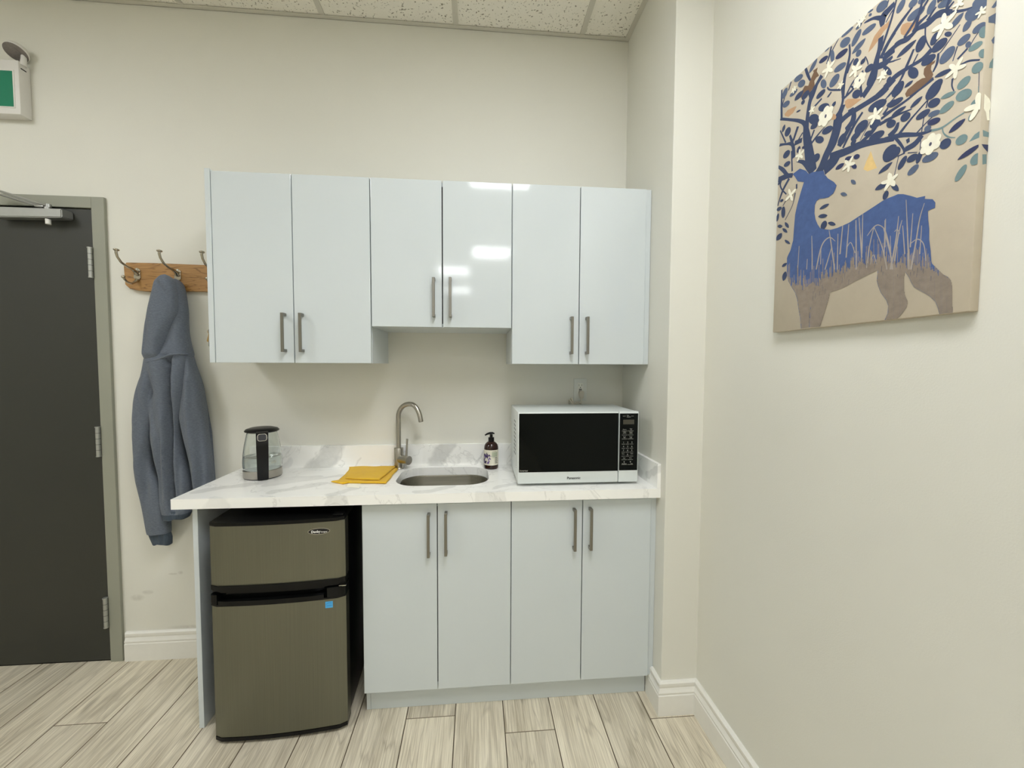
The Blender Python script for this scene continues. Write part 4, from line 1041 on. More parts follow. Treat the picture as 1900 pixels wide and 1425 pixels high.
# ------------------------------------------------------------------ deer canvas on the right wall
import ast
ART = ast.literal_eval('''{'leaves':[[2982,6854,110,27,73,-117,0,'s'],[2695,6597,162,-1,43,-76,0,'s'],[2386,6649,109,116,60,-72,0,'s'],[2138,6976,159,-1,29,-49,0,'s'],[2089,6774,120,22,78,-117,0,'s'],[2457,6408,168,54,48,-70,1,'s'],[2461,6250,48,44,54,-66,0,'s'],[2002,6570,164,1,49,-81,0,'d'],[1473,6818,132,-4,43,-69,0,'d'],[1974,6274,161,-2,54,-90,0,'s'],[1147,6888,129,105,55,-62,1,'s'],[655,6912,147,-5,62,-93,0,'s'],[772,6690,97,29,86,-108,0,'s'],[1504,6197,-5,116,94,-64,0,'s'],[1828,6059,120,81,81,-96,0,'s'],[1739,6713,-6,155,65,-48,0,'s'],[2399,6103,49,45,55,-65,0,'n'],[2582,5984,56,35,40,-52,1,'n'],[2745,5720,90,25,53,-80,0,'n'],[1576,6988,80,3,15,-23,1,'s'],[2439,6870,75,23,32,-47,1,'s'],[2438,6984,63,-5,14,-26,1,'s'],[2717,6980,68,-12,15,-30,1,'s'],[2713,6899,35,4,24,-41,1,'s'],[3204,5152,27,46,35,-37,0,'n'],[3172,5373,87,-152,-50,-7,0,'n'],[3707,6102,163,1,49,-96,0,'s'],[3816,6269,71,0,35,-70,0,'s'],[3643,6366,76,21,46,-79,0,'s'],[3396,6514,77,83,51,-69,0,'s'],[3997,5994,67,86,50,-69,0,'s'],[4229,5865,118,-27,32,-80,0,'s'],[4443,5372,110,65,35,-60,1,'s'],[4082,5333,60,80,49,-65,0,'n'],[4315,5241,63,-36,10,-53,0,'n'],[4173,5145,128,33,50,-94,0,'n'],[3835,5424,75,105,70,-88,0,'n'],[3551,5537,194,40,35,-61,1,'n'],[3466,5756,171,-69,22,-67,1,'n'],[4317,4858,117,73,59,-95,0,'s'],[4577,4937,96,26,38,-73,0,'s'],[4653,4796,27,33,38,-52,0,'s'],[4762,4686,103,3,26,-61,0,'t'],[4688,5291,99,11,62,-132,0,'s'],[4618,5154,64,61,41,-63,1,'s'],[4803,4967,95,15,34,-72,0,'s'],[4877,4840,45,56,60,-89,0,'t'],[4802,5387,116,-25,45,-123,0,'s'],[4880,4477,41,33,48,-78,0,'t'],[4811,4284,71,36,49,-88,0,'t'],[3711,4953,106,-73,5,-118,0,'n'],[3414,4839,113,76,64,-88,0,'n'],[3990,5005,125,13,45,-87,0,'n'],[4263,4567,146,-21,21,-53,1,'n'],[4127,4387,130,78,57,-88,0,'n'],[4614,4158,96,49,44,-75,0,'t'],[3634,4783,84,18,23,-41,1,'n'],[3214,5146,34,54,35,-38,0,'n'],[229,6482,121,14,68,-89,0,'s'],[161,6827,79,104,75,-69,0,'s'],[493,6623,133,20,47,-62,0,'s'],[696,6420,151,43,68,-83,1,'n'],[698,6007,78,-11,18,-30,1,'n'],[1430,5993,132,33,52,-71,0,'n'],[1688,5803,63,26,17,-21,1,'n'],[850,6148,45,35,48,-49,0,'n'],[924,6289,111,53,69,-79,0,'n'],[1542,5593,163,-32,56,-116,0,'n'],[1242,5473,138,13,112,-164,0,'n'],[1256,5291,112,14,60,-86,1,'n'],[1841,5485,51,42,39,-43,1,'n'],[1679,4952,153,5,60,-98,0,'n'],[1448,4841,132,-45,32,-108,0,'n'],[1357,4423,93,66,87,-89,0,'n'],[312,5041,105,60,82,-82,0,'n'],[345,4755,113,16,52,-69,0,'n'],[163,5842,48,87,51,-40,1,'n'],[327,5656,71,92,91,-78,0,'n'],[2120,4490,87,97,85,-83,0,'n'],[2976,4758,203,-4,59,-116,0,'n'],[2612,4502,144,69,85,-114,0,'n'],[2482,4374,117,44,52,-71,0,'n'],[2428,4256,58,39,43,-51,0,'n'],[2948,4379,114,15,55,-96,0,'n'],[2779,4273,87,12,31,-53,1,'n'],[2992,4098,174,6,49,-95,0,'n'],[3301,4185,78,26,58,-90,0,'n'],[3302,3560,102,118,109,-118,0,'n'],[3227,3296,150,57,31,-47,1,'n'],[2453,5339,84,31,74,-104,0,'n'],[2085,3867,120,20,39,-60,1,'d'],[2319,3943,98,-17,21,-55,0,'d'],[2528,3879,72,3,33,-63,0,'d'],[2472,3689,64,-69,-34,-29,0,'d'],[755,4947,45,68,52,-42,0,'d'],[921,4916,34,18,34,-37,0,'d'],[1843,5181,85,-50,3,-74,0,'o'],[3415,4815,106,81,66,-87,0,'n'],[3381,4576,155,3,34,-68,0,'n'],[3458,4352,149,12,26,-50,1,'n'],[3802,4318,115,47,29,-46,1,'n'],[3601,4150,88,30,53,-86,0,'n'],[3308,4181,95,1,44,-92,0,'n'],[4106,4335,119,80,68,-101,0,'n'],[4132,4101,102,6,42,-90,0,'n'],[4370,4096,126,-13,19,-51,1,'t'],[4625,3934,118,8,46,-105,0,'t'],[3941,3997,127,22,35,-69,0,'n'],[4145,3895,105,-12,22,-59,0,'s'],[4358,3881,114,41,38,-68,0,'t'],[4146,3744,112,-10,25,-67,0,'d'],[4543,3436,129,56,31,-54,1,'d'],[4042,3671,53,22,35,-58,0,'s'],[4368,3208,82,37,52,-89,0,'n'],[4629,3143,84,33,44,-82,0,'t'],[4751,2858,170,54,25,-49,1,'d'],[4868,2681,71,59,50,-76,0,'t'],[4647,2540,81,114,42,-49,0,'t'],[3805,2985,100,61,42,-59,0,'s'],[3780,3233,102,23,39,-71,0,'n'],[3911,3189,44,110,42,-38,0,'n'],[4113,3083,140,13,35,-80,0,'s'],[3584,3233,79,105,46,-49,0,'n'],[3357,3526,166,48,72,-119,0,'n'],[3364,3670,86,-16,19,-56,0,'n'],[3267,3292,70,52,30,-37,1,'n'],[4760,3465,33,45,32,-41,0,'t'],[4789,3701,43,31,20,-32,0,'t'],[2472,3327,64,-75,-36,-23,1,'s'],[2231,3143,93,-54,-9,-44,1,'s'],[1679,3062,145,12,27,-47,1,'n'],[1644,2836,144,-34,12,-59,1,'n'],[1924,2550,114,-60,-11,-46,1,'n'],[1686,2591,57,92,77,-54,0,'n'],[3155,2935,140,19,33,-64,1,'n'],[3263,2702,41,77,52,-44,0,'n'],[266,3432,5,162,79,-32,0,'n'],[98,3591,93,14,42,-55,0,'n'],[48,3364,29,108,48,-23,0,'n'],[157,3073,101,-34,2,-50,1,'n'],[422,3018,75,-106,-54,-8,1,'n'],[357,2886,95,-92,-43,-21,1,'n'],[137,2776,104,75,79,-65,1,'n'],[464,2532,106,-88,-29,-22,1,'n'],[385,1905,95,30,36,-43,1,'n'],[189,3795,59,10,30,-39,0,'n'],[3454,2794,82,-112,-44,-26,1,'n'],[400,1581,40,127,84,-33,1,'n']],'strokes':[['n',3260,6683,110,3103,6646,158,3016,6604,180,3010,6424,82],['n',2955,6633,90,2811,6750,64,2649,6815,54,2566,6837,23],['n',3264,6597,33,3181,6540,34,3084,6436,26],['n',3122,6870,33,3084,6747,33],['n',2990,6211,125,2970,5996,106,2918,5803,129,2880,5626,171,2812,5408,238,2770,5288,135,2613,5172,137],['n',3290,6064,87,3152,5946,87,2997,5746,100],['n',3307,5704,113,3046,5682,117],['n',3270,5592,62,3111,5564,141,2896,5630,118],['n',3318,5473,35,3172,5528,22],['n',2207,6642,46,2228,6393,59,2170,6122,86,2109,5879,84,2090,5502,80],['n',1906,7013,28,1778,6900,34,1731,6853,42],['n',1696,6977,54,1646,6784,55,1573,6638,42],['n',889,7015,72,968,6802,80,1068,6577,55],['n',1439,6446,143,1297,6338,116,1174,6211,176,1043,6164,205],['n',1622,6039,37,1708,5917,40,2025,5712,46],['n',2342,6217,45,2241,6135,76,2157,6004,101],['n',2637,6050,20,2692,5906,24,2713,5817,26],['n',2637,6050,24,2524,5980,24],['n',2601,5760,58,2367,5691,49,2233,5561,49,2166,5454,62],['n',2547,5494,41,2587,5188,59],['n',1751,5840,53,1655,5777,54],['n',3336,5099,143,3123,5014,147,2943,4963,148],['n',3348,4854,31,3207,4796,30],['n',389,6995,50,297,6813,40],['n',3633,6302,51,3412,6173,85,3236,6035,87,3069,5865,88],['n',4347,5607,85,4126,5752,136,3949,5730,129,3761,5776,86,3608,5736,97,3362,5773,101,3076,5732,107],['n',4347,5607,50,4557,5470,43,4682,5413,36],['n',4083,5926,37,4003,5865,47,3934,5794,77],['n',4383,5771,36,4287,5718,55],['n',4504,5692,21,4399,5674,21],['n',3929,5900,48,3770,5861,79,3658,5791,60],['n',3902,5690,32,3911,5502,27,3956,5340,23,4037,5164,20],['n',4037,5164,110,3869,5106,83,3664,5119,75,3393,5130,117,3239,5094,123,3108,5052,105],['n',3701,5425,49,3569,5172,68,3443,4958,50,3209,4802,37],['n',3785,5271,28,3689,5128,38],['n',4504,5263,17,4274,5050,24,4186,4991,22],['n',4880,4975,16,4739,4842,19,4674,4740,16],['n',4643,4739,41,4490,4659,42],['n',4479,4897,24,4414,4678,18],['n',4162,5008,40,4147,4830,51,4082,4710,35],['n',4840,4397,25,4675,4497,35,4550,4520,31],['n',4100,4583,70,3896,4538,46,3667,4506,47],['n',4429,4361,36,4424,4230,25,4463,4107,18],['n',4839,4200,12,4851,3757,9],['n',3448,5421,18,3084,5569,37],['n',1275,4105,244,1171,4435,304,1085,4831,268,998,5233,226,938,5515,125,742,5718,91,362,5974,70,13,6196,74],['n',998,5233,164,1022,5662,125,1074,5983,129,1155,6142,174,1256,6302,145],['n',593,4808,107,525,5195,107,264,5349,59,22,5447,79],['n',523,5233,100,410,5517,64],['n',263,5388,48,29,5859,38],['n',545,5295,77,700,5596,91],['n',599,5193,127,864,5144,123],['n',673,5172,45,878,5334,45],['n',697,4664,50,941,4511,107,1159,4229,152],['n',-3,4847,71,193,4659,112,386,4418,100,567,4318,87],['n',16,4448,105,309,4415,153],['n',495,5042,42,548,4457,55],['n',1411,3974,234,1551,4115,230,1683,4355,227,1833,4528,273,1953,4840,264,1979,5101,239,2029,5233,97,2094,5433,70,2078,5762,114],['n',1619,3998,294,1893,4102,317,1960,4298,356],['n',2004,4179,187,2355,4130,181,2614,4104,167,2943,3992,118,3397,3822,95],['n',1817,4454,100,2014,4758,98],['n',1968,4929,170,2224,4989,138,2436,4988,130,2737,4971,125,3050,4965,143,3196,5014,145],['n',2203,4668,118,2377,4759,163,2404,4930,111],['n',2035,5117,99,2137,5295,74],['n',2111,5454,61,2358,5516,60,2283,5628,26],['n',2549,5453,50,2577,5222,60],['n',2612,5185,138,2769,5308,135],['n',2150,4267,58,2401,4621,81,2629,4826,56],['n',2033,4375,144,2311,4671,117],['n',2592,4207,18,2824,4502,21],['n',2612,4151,86,2868,4239,105,2987,4379,146],['n',3051,4313,77,3374,4297,55],['n',3077,4414,60,3367,4456,48],['n',3201,4613,97,3359,4614,96],['n',2976,4605,32,3149,4773,32,3319,4863,41],['n',3119,4476,62,3218,4560,51],['n',1172,4874,69,1362,4982,54,1587,5079,26],['n',1145,4977,56,1266,5190,55],['n',9,7121,82,67,6184,79],['n',194,6810,40,65,6511,40],['n',1237,5796,56,1467,5859,55],['n',2399,5041,91,2259,5016,163],['n',3163,3919,102,3525,3823,93,3837,3666,72,3965,3623,61,4112,3593,47],['n',3265,3935,117,3405,4000,115,3455,4125,56],['n',3482,3860,76,3715,4043,46,4080,4268,27],['n',3836,3694,35,3982,3783,26,4112,3851,26],['n',3144,4318,74,3433,4290,53,3719,4236,24],['n',3137,4451,79,3562,4474,55,3821,4525,46],['n',3188,4621,30,3413,4719,20],['n',3991,4091,25,4021,4228,25],['n',3962,3939,19,3932,3667,18,3917,3318,15],['n',3398,3849,55,3504,3681,56,3595,3510,47,3626,3426,75],['n',3941,3596,104,3807,3495,122,3623,3482,104],['n',3667,3677,71,3685,3586,56],['n',3626,3412,34,3475,3418,21],['n',3681,3384,22,3867,3304,14],['n',3502,3432,17,3424,3021,14],['t',4112,3593,45,4289,3545,40,4509,3593,28,4646,3610,27],['t',4302,3526,23,4329,3423,21,4413,3308,26,4526,3235,14],['t',4842,3947,12,4849,3803,9],['n',443,4305,89,221,4076,78,74,3805,47,39,3702,38],['n',152,4414,78,105,4280,59,180,4112,44,360,3904,35],['n',16,4455,158,309,4421,144,566,4343,109],['n',9,4321,77,128,4367,61],['n',690,3807,42,606,3505,22,343,3184,24],['n',366,3768,24,243,3624,24],['n',728,4031,53,734,3899,53]],'flowers':[[2461,6935,110,5,1],[1641,6474,197,5,0],[2408,5925,174,5,1],[2525,5600,165,6,0],[3063,5326,119,5,0],[2019,5827,100,5,1],[526,6701,95,5,0],[2560,6953,86,5,0],[4243,5471,219,5,0],[4476,4499,176,5,1],[4474,5658,112,5,0],[4829,5221,95,5,0],[3109,5352,89,5,0],[1616,5331,241,6,2],[1174,5748,107,5,0],[811,4773,167,5,0],[2335,3793,177,5,1],[2947,4563,181,5,0],[502,6696,95,5,1],[4112,3335,199,6,2],[4868,3605,228,5,0],[3369,2974,146,5,0],[529,3816,211,4,0],[3338,2964,189,5,0]],'polys':[['b',1147,6766,1299,6747,1271,6664,1353,6505,1267,6512,1205,6468,1221,6353,1148,6298,1038,6263,856,6282,761,6315,768,6400,788,6478,888,6555,1006,6478,1047,6556,1109,6636,1171,6715],['o',3172,6422,3135,6297,3047,6281,2931,6184,2810,6115,2700,6086,2728,6177,2830,6349,2980,6419,3100,6409],['b',4120,4913,4104,4867,4051,4859,4043,4789,4090,4666,4064,4595,3895,4551,3783,4532,3692,4523,3599,4542,3568,4630,3618,4692,3684,4703,3786,4729,3887,4727,3950,4697,3909,4791,3916,4890,3988,4930,4084,4913],['o',3405,6043,3443,6108,3539,6072,3675,5962,3779,5932,3830,5917,3758,5844,3668,5849,3591,5816,3482,5860,3424,5932],['o',170,6238,297,6276,574,6210,625,6170,507,6075,332,6067,199,6164],['o',2152,5365,2224,5376,2598,5141,2480,5130,2325,5117,2216,5152,2156,5267],['y',2709,3508,2768,3647,2872,3836,2946,3606,3034,3386,2812,3415],['t',4740,3042,4822,3129,4919,3157,4934,3039,4836,3039]],'deer':[577,4369,829,4401,1045,4246,1142,4113,1275,4105,1619,3981,1668,3824,1666,3864,1753,3732,1938,3559,2021,3442,1986,3358,1932,3281,1796,3244,1674,3268,1527,3318,1433,3294,1383,3209,1382,2999,1423,2828,1494,2681,1585,2548,1733,2474,1896,2409,2090,2391,2402,2408,2742,2492,3012,2558,3193,2606,3311,2618,3314,2617,3443,2615,3527,2619,3639,2573,3791,2475,3911,2390,4062,2366,4059,2310,4200,2249,4251,2167,4250,2065,4197,2065,4126,2052,4141,1870,4167,1691,4174,1493,4212,1259,4234,1057,4248,1004,4348,876,4446,752,4528,690,4581,609,4603,505,4611,327,4639,-13,4426,-9,4396,118,4343,255,4242,376,4090,495,3945,602,3875,725,3830,830,3744,967,3734,892,3742,584,3768,468,3828,333,3807,211,3731,109,3639,3,3373,10,3370,10,3430,147,3434,306,3387,429,3259,612,3191,772,3154,898,3166,1126,2925,1067,2662,998,2348,899,2145,862,1941,848,1918,708,1849,480,1759,215,1686,18,1349,34,1366,618,1323,120,1316,34,1075,24,1038,295,966,564,906,833,823,1033,692,1207,557,1405,497,1589,474,2074,509,2141,592,2252,679,2507,698,2875,719,3202,780,3439,885,3727,990,3972,773,4081,656,4266],'cols':[[516,1677,524,1507,21],[527,1876,549,1430,22],[565,1519,572,1382,22],[568,1900,595,1349,21],[611,1448,617,1317,21],[630,1492,640,1284,21],[682,1271,684,1219,21],[693,1477,706,1188,20],[719,1346,728,1159,21],[741,1325,750,1130,21],[751,1542,772,1101,20],[779,1382,794,1072,20],[804,1281,816,1043,21],[827,1233,838,997,20],[844,1295,861,942,20],[867,1231,884,886,20],[861,1777,906,829,20],[879,1810,932,717,20],[927,1234,957,605,20],[936,1459,981,508,20],[961,1339,1005,418,20],[974,1475,1029,329,20],[986,1627,1057,156,20],[1026,1212,1083,24,20],[1047,1189,1103,25,19],[1072,1062,1122,26,19],[1076,1381,1141,26,19],[1085,1593,1160,27,19],[1112,1441,1179,28,19],[1142,1207,1199,29,19],[1149,1450,1218,30,19],[1184,1121,1237,30,19],[1194,1314,1255,31,19],[1218,1210,1274,32,19],[1240,1126,1293,33,19],[1250,1311,1312,33,19],[1276,1164,1325,145,19],[1287,1325,1337,283,19],[1312,1178,1349,421,19],[1356,272,1367,33,19],[1316,1496,1361,559,18],[1363,514,1386,32,18],[1349,1189,1404,31,18],[1366,1204,1423,31,19],[1362,1676,1441,30,18],[1402,1222,1459,29,18],[1421,1202,1478,28,18],[1419,1630,1496,27,18],[1459,1168,1514,26,18],[1471,1300,1532,25,18],[1498,1110,1550,24,18],[1506,1299,1568,24,18],[1534,1092,1586,23,18],[1543,1279,1603,22,18],[1565,1177,1621,21,18],[1588,1073,1639,20,18],[1580,1616,1656,19,17],[1613,1275,1674,18,18],[1632,1256,1691,31,17],[1651,1214,1706,73,18],[1659,1422,1721,114,17],[1679,1356,1737,155,17],[1693,1416,1752,196,18],[1695,1746,1767,238,17],[1736,1238,1782,283,17],[1749,1332,1797,327,17],[1770,1238,1812,371,17],[1775,1482,1827,414,18],[1798,1355,1842,458,17],[1811,1436,1856,504,17],[1828,1444,1871,551,17],[1848,1363,1885,599,17],[1870,1259,1900,646,17],[1889,1201,1914,694,17],[1904,1241,1927,762,17],[1910,1463,1940,839,17],[1925,1490,1956,849,17],[1949,1332,1972,850,17],[1950,1643,1989,851,17],[1987,1218,2005,853,17],[2002,1253,2021,854,16],[2015,1305,2037,855,17],[2017,1606,2053,856,16],[2023,1810,2069,857,17],[2053,1539,2085,858,16],[2079,1316,2101,859,16],[2095,1314,2117,861,16],[2112,1301,2133,862,16],[2115,1561,2149,863,16],[2137,1432,2164,866,16],[2156,1361,2180,869,16],[2172,1361,2196,872,16],[2182,1477,2211,874,16],[2209,1237,2226,877,16],[2222,1304,2242,880,15],[2236,1320,2257,883,16],[2248,1389,2273,886,16],[2265,1374,2288,888,15],[2277,1423,2303,891,16],[2302,1239,2318,894,15],[2307,1446,2333,896,15],[2323,1422,2348,899,16],[2335,1504,2363,904,15],[2348,1542,2378,909,15],[2366,1473,2393,913,15],[2391,1263,2408,918,16],[2403,1338,2423,923,15],[2416,1370,2437,927,15],[2433,1340,2452,932,15],[2448,1321,2467,936,15],[2464,1301,2481,941,15],[2476,1350,2496,946,15],[2484,1503,2510,950,15],[2496,1558,2525,955,15],[2514,1492,2539,959,14],[2524,1585,2554,964,14],[2540,1551,2568,968,15],[2554,1561,2582,973,15],[2557,1793,2596,977,15],[2592,1376,2611,982,14],[2609,1305,2625,986,15],[2617,1442,2639,991,15],[2625,1585,2653,995,14],[2649,1377,2667,999,14],[2666,1318,2681,1003,14],[2663,1672,2695,1006,14],[2690,1393,2709,1010,15],[2698,1536,2723,1014,14],[2717,1435,2737,1017,14],[2732,1408,2750,1021,14],[2742,1496,2764,1025,14],[2739,1837,2778,1028,14],[2757,1743,2792,1032,14],[2789,1381,2805,1035,14],[2799,1449,2819,1039,14],[2818,1352,2832,1042,13],[2831,1353,2846,1046,14],[2846,1324,2859,1049,14],[2860,1317,2873,1053,14],[2860,1594,2886,1057,14],[2867,1730,2900,1060,14],[2897,1394,2913,1063,14],[2911,1376,2926,1067,14],[2908,1728,2940,1070,14],[2927,1620,2953,1073,13],[2952,1372,2966,1077,13],[2961,1456,2979,1080,13],[2966,1620,2992,1083,14],[2981,1589,3005,1086,14],[2995,1580,3018,1090,13],[3009,1556,3031,1093,13],[3030,1404,3044,1096,13],[3048,1296,3057,1099,13],[3035,1830,3070,1102,13],[3072,1341,3083,1105,13],[3078,1486,3096,1109,13],[3100,1290,3109,1112,13],[3112,1313,3121,1115,13],[3122,1371,3134,1118,13],[3130,1470,3147,1121,13],[3156,933,3158,884,13],[3126,1810,3159,1124,13],[3162,1060,3173,831,13],[3155,1470,3189,779,13],[3157,1696,3203,743,13],[3184,1406,3217,709,13],[3194,1463,3232,676,13],[3209,1402,3246,643,13],[3223,1383,3260,610,13],[3228,1533,3273,591,13],[3249,1359,3287,572,13],[3246,1689,3300,553,12],[3268,1480,3314,534,13],[3285,1383,3327,515,13],[3293,1482,3340,496,12],[3313,1324,3353,477,12],[3322,1384,3367,459,13],[3386,47,3388,10,13],[3330,1481,3380,440,12],[3397,72,3400,9,13],[3335,1626,3393,413,12],[3408,97,3413,9,13],[3365,1255,3407,377,12],[3419,122,3425,9,13],[3377,1264,3421,340,12],[3430,152,3437,8,12],[3382,1400,3449,8,13],[3404,1210,3461,8,12],[3408,1364,3473,7,12],[3427,1221,3485,7,12],[3422,1586,3497,7,12],[3447,1308,3509,6,12],[3466,1151,3521,6,12],[3473,1252,3533,6,12],[3488,1189,3545,5,12],[3499,1222,3557,5,11],[3503,1365,3569,5,12],[3518,1306,3581,4,12],[3525,1408,3592,4,12],[3548,1173,3604,4,12],[3564,1086,3616,3,12],[3571,1176,3627,3,12],[3566,1519,3639,3,12],[3594,1179,3650,15,12],[3605,1190,3661,28,12],[3617,1176,3672,41,12],[3628,1199,3683,54,11],[3636,1274,3694,66,11],[3648,1251,3704,79,12],[3657,1293,3715,91,12],[3675,1155,3726,104,12],[3687,1154,3737,117,11],[3689,1334,3747,132,12],[3710,1136,3758,146,12],[3712,1329,3734,871,12],[3750,548,3768,160,11],[3727,1260,3742,952,11],[3764,484,3779,174,11],[3738,1259,3753,952,11],[3777,447,3789,188,11],[3758,1083,3765,933,11],[3789,419,3800,202,12],[3771,1027,3777,914,12],[3802,391,3810,229,11],[3768,1331,3789,895,11],[3814,363,3818,280,12],[3785,1206,3801,876,11],[3782,1494,3813,858,11],[3808,1189,3825,839,11],[3808,1405,3837,814,12],[3830,1188,3849,785,11],[3837,1272,3861,756,11],[3846,1298,3874,727,11],[3868,1078,3886,706,11],[3867,1314,3897,685,11],[3881,1261,3909,665,11],[3890,1291,3921,644,11],[3910,1091,3933,624,11],[3914,1235,3944,604,11],[3913,1478,3956,594,11],[3944,1050,3967,586,11],[3939,1390,3978,578,11],[3966,1033,3989,570,11],[3962,1347,4000,562,11],[3973,1344,4011,554,10],[3997,1060,4022,545,11],[3992,1388,4032,537,10],[4017,1085,4043,529,10],[4021,1219,4054,521,10],[4042,998,4065,513,10],[4056,918,4076,505,10],[4057,1111,4087,497,11],[4064,1183,4097,489,10],[4071,1256,4108,481,10],[4094,988,4119,472,10],[4097,1143,4129,464,10],[4115,974,4140,456,10],[4120,1086,4151,447,10],[4130,1087,4161,439,10],[4129,1324,4172,431,10],[4158,928,4182,423,10],[4155,1193,4193,414,11],[4164,1217,4203,406,11],[4183,1039,4214,398,10],[4188,1141,4224,390,10],[4208,938,4235,382,10],[4212,1062,4245,373,10],[4231,882,4256,360,10],[4240,887,4266,347,10],[4248,936,4277,335,10],[4260,888,4287,322,10],[4270,895,4298,310,9],[4281,851,4308,297,10],[4292,846,4318,285,9],[4297,942,4329,272,10],[4307,929,4339,260,10],[4322,821,4350,237,10],[4328,902,4361,209,10],[4338,889,4372,180,10],[4352,793,4383,151,10],[4364,745,4394,123,10],[4369,850,4406,75,10],[4380,822,4418,22,10],[4389,824,4429,-9,10],[4400,811,4439,-9,9],[4410,794,4449,-10,10],[4420,785,4458,-10,9],[4430,772,4468,-10,10],[4440,759,4477,-10,10],[4450,749,4486,-10,10],[4460,741,4496,-10,9],[4470,719,4505,-11,10],[4479,727,4515,-11,10],[4489,719,4524,-11,9],[4499,712,4533,-11,9],[4508,705,4543,-11,10],[4519,678,4552,-12,9],[4528,690,4561,-12,9],[4537,675,4570,-12,10],[4547,660,4580,-12,10],[4557,645,4589,-12,10],[4567,631,4598,-12,9],[4577,616,4607,-13,9],[4588,577,4616,-13,9],[4600,519,4625,-13,9],[4628,116,4635,-13,9]],'grass':[['g',1507,1518,42,1649,2080,37,1865,2229,27,2048,2083,12],['g',1856,2409,16,1933,2050,32,2062,1391,35],['g',1322,2439,19,1357,1951,32,1376,1548,37],['g',2882,1957,16,3034,2104,26,3157,2100,17,3301,1915,19,3442,1398,25],['g',3034,2104,21,2956,1754,25,2900,1237,31],['g',3034,2104,14,3242,1598,23,3370,1092,26],['g',2239,2399,25,2197,1728,40],['g',2403,2376,20,2369,1602,35],['g',2585,2408,22,2649,1257,42],['g',2660,2444,18,2773,1499,34],['g',2750,2489,15,2769,1577,35],['g',2116,2243,20,2139,1373,35],['g',2375,1842,24,2478,1924,17,2596,1654,22],['g',2978,1295,21,3048,1488,18,3137,1256,17],['g',1782,1455,40,1956,1976,18],['g',907,2292,21,887,1706,26],['g',1630,2051,18,1640,1617,27],['g',1205,1866,19,1196,1589,28],['g',3409,1794,12,3449,1253,20],['g',3274,2170,13,3294,1437,22],['g',3255,2002,20,3430,1401,28,3489,1064,31],['g',3700,2436,12,3787,1444,28,3823,988,33],['g',3847,2107,12,3828,1433,26],['g',4056,2230,12,3983,1952,20,3929,1472,28,3862,979,38],['g',3837,1512,18,3964,1556,18,4083,1414,16,4136,1082,22],['g',3564,2154,13,3532,1658,31,3446,1074,41],['g',3638,2044,13,3581,1783,25,3524,1234,30],['g',3494,1853,14,3549,1878,13,3610,1774,12],['g',4027,1803,11,4016,1246,22],['g',3290,2193,13,3305,1580,25],['g',3657,1926,14,3727,1323,25],['k',2550,1403,9,2544,1340,4],['k',3557,1182,9,3555,1091,4],['k',2289,1149,9,2287,1013,4],['k',1654,1177,9,1650,1053,4],['k',1701,1290,9,1696,1193,4],['k',2966,1474,9,2962,1401,4],['k',3992,985,9,3992,872,4],['k',2357,1260,9,2356,1108,4],['k',2685,1446,9,2681,1368,4],['k',3254,1198,9,3253,1063,4],['k',2012,1347,9,2009,1222,4],['k',3606,940,9,3602,880,4],['k',3983,868,9,3981,791,4],['k',3899,1061,9,3899,938,4],['k',3229,1414,9,3228,1303,4],['k',3287,1059,9,3284,984,4],['k',2122,1177,9,2120,1024,4],['k',884,1139,9,881,973,4],['k',2816,1417,9,2815,1286,4],['k',1518,904,9,1515,754,4],['k',4089,952,9,4087,874,4],['k',1719,1078,9,1714,978,4],['k',3095,1254,9,3092,1166,4],['k',2850,1388,9,2849,1255,4],['k',2880,1333,9,2878,1212,4],['k',3927,933,9,3925,842,4],['k',3907,1112,9,3904,1051,4],['k',2095,1125,9,2090,1030,4],['k',1813,966,9,1810,834,4],['k',3543,1217,9,3541,1133,4],['k',1699,1215,9,1694,1114,4],['k',3552,1226,9,3549,1147,4],['k',1470,1228,9,1465,1111,4],['k',1648,938,9,1643,835,4],['k',1746,1034,9,1742,916,4],['k',3127,1317,9,3123,1244,4],['k',2030,1305,9,2024,1233,4],['k',2916,1334,9,2911,1273,4],['k',1494,1053,9,1489,943,4],['k',2770,1344,9,2767,1241,4],['k',2737,1332,9,2734,1218,4],['k',3628,1239,9,3626,1151,4],['k',3936,1116,9,3934,1039,4],['k',2217,1418,9,2212,1327,4],['k',3224,1394,9,3223,1260,4],['k',2316,1468,9,2312,1374,4],['k',3251,1184,9,3249,1070,4],['k',4247,765,9,4246,671,4],['k',3385,1251,9,3382,1168,4],['k',2472,1064,9,2469,943,4],['k',4105,930,9,4104,837,4],['k',3652,1109,9,3649,1025,4],['k',1512,1171,9,1506,1084,4],['k',3862,924,9,3859,846,4],['k',1438,837,9,1433,720,4],['k',2933,1328,9,2932,1192,4],['k',2971,1366,9,2969,1246,4],['k',1449,968,9,1443,888,4],['k',2963,1474,9,2960,1383,4],['k',2984,1385,9,2980,1303,4],['k',2722,1205,9,2718,1124,4],['k',1857,1320,9,1851,1243,4],['k',2305,1419,9,2301,1322,4]],'side':[['t',31,3169,161,3130,187,3049,45,3059],['d',25,2924,175,2920,177,2791,72,2862],['w',24,3784,122,3709,180,3642,174,3538,136,3501,167,3340,107,3336,71,3474,28,3529],['t',52,2750,133,2754,143,2590,64,2575],['s',97,4692,198,4768,206,4642,127,4637],['s',18,5073,171,5153,191,4961,130,4979,24,4983],['t',82,4221,95,4314,169,4399,194,4229],['s',60,5235,170,5368,177,5267,113,5228]]}''')
CX, CY0, CY1, CZ0, CH = .9742, -.8920, -1.3820, 1.5200, .7014
t = NT('canvas_ground')
n1 = t.noise(t.obj(), 14, 5, .6, .5); n2 = t.noise(t.obj((1, 8, 30)), 6, 3)
t.bump(t.noise(t.obj(), 700, 2), .15, .001)
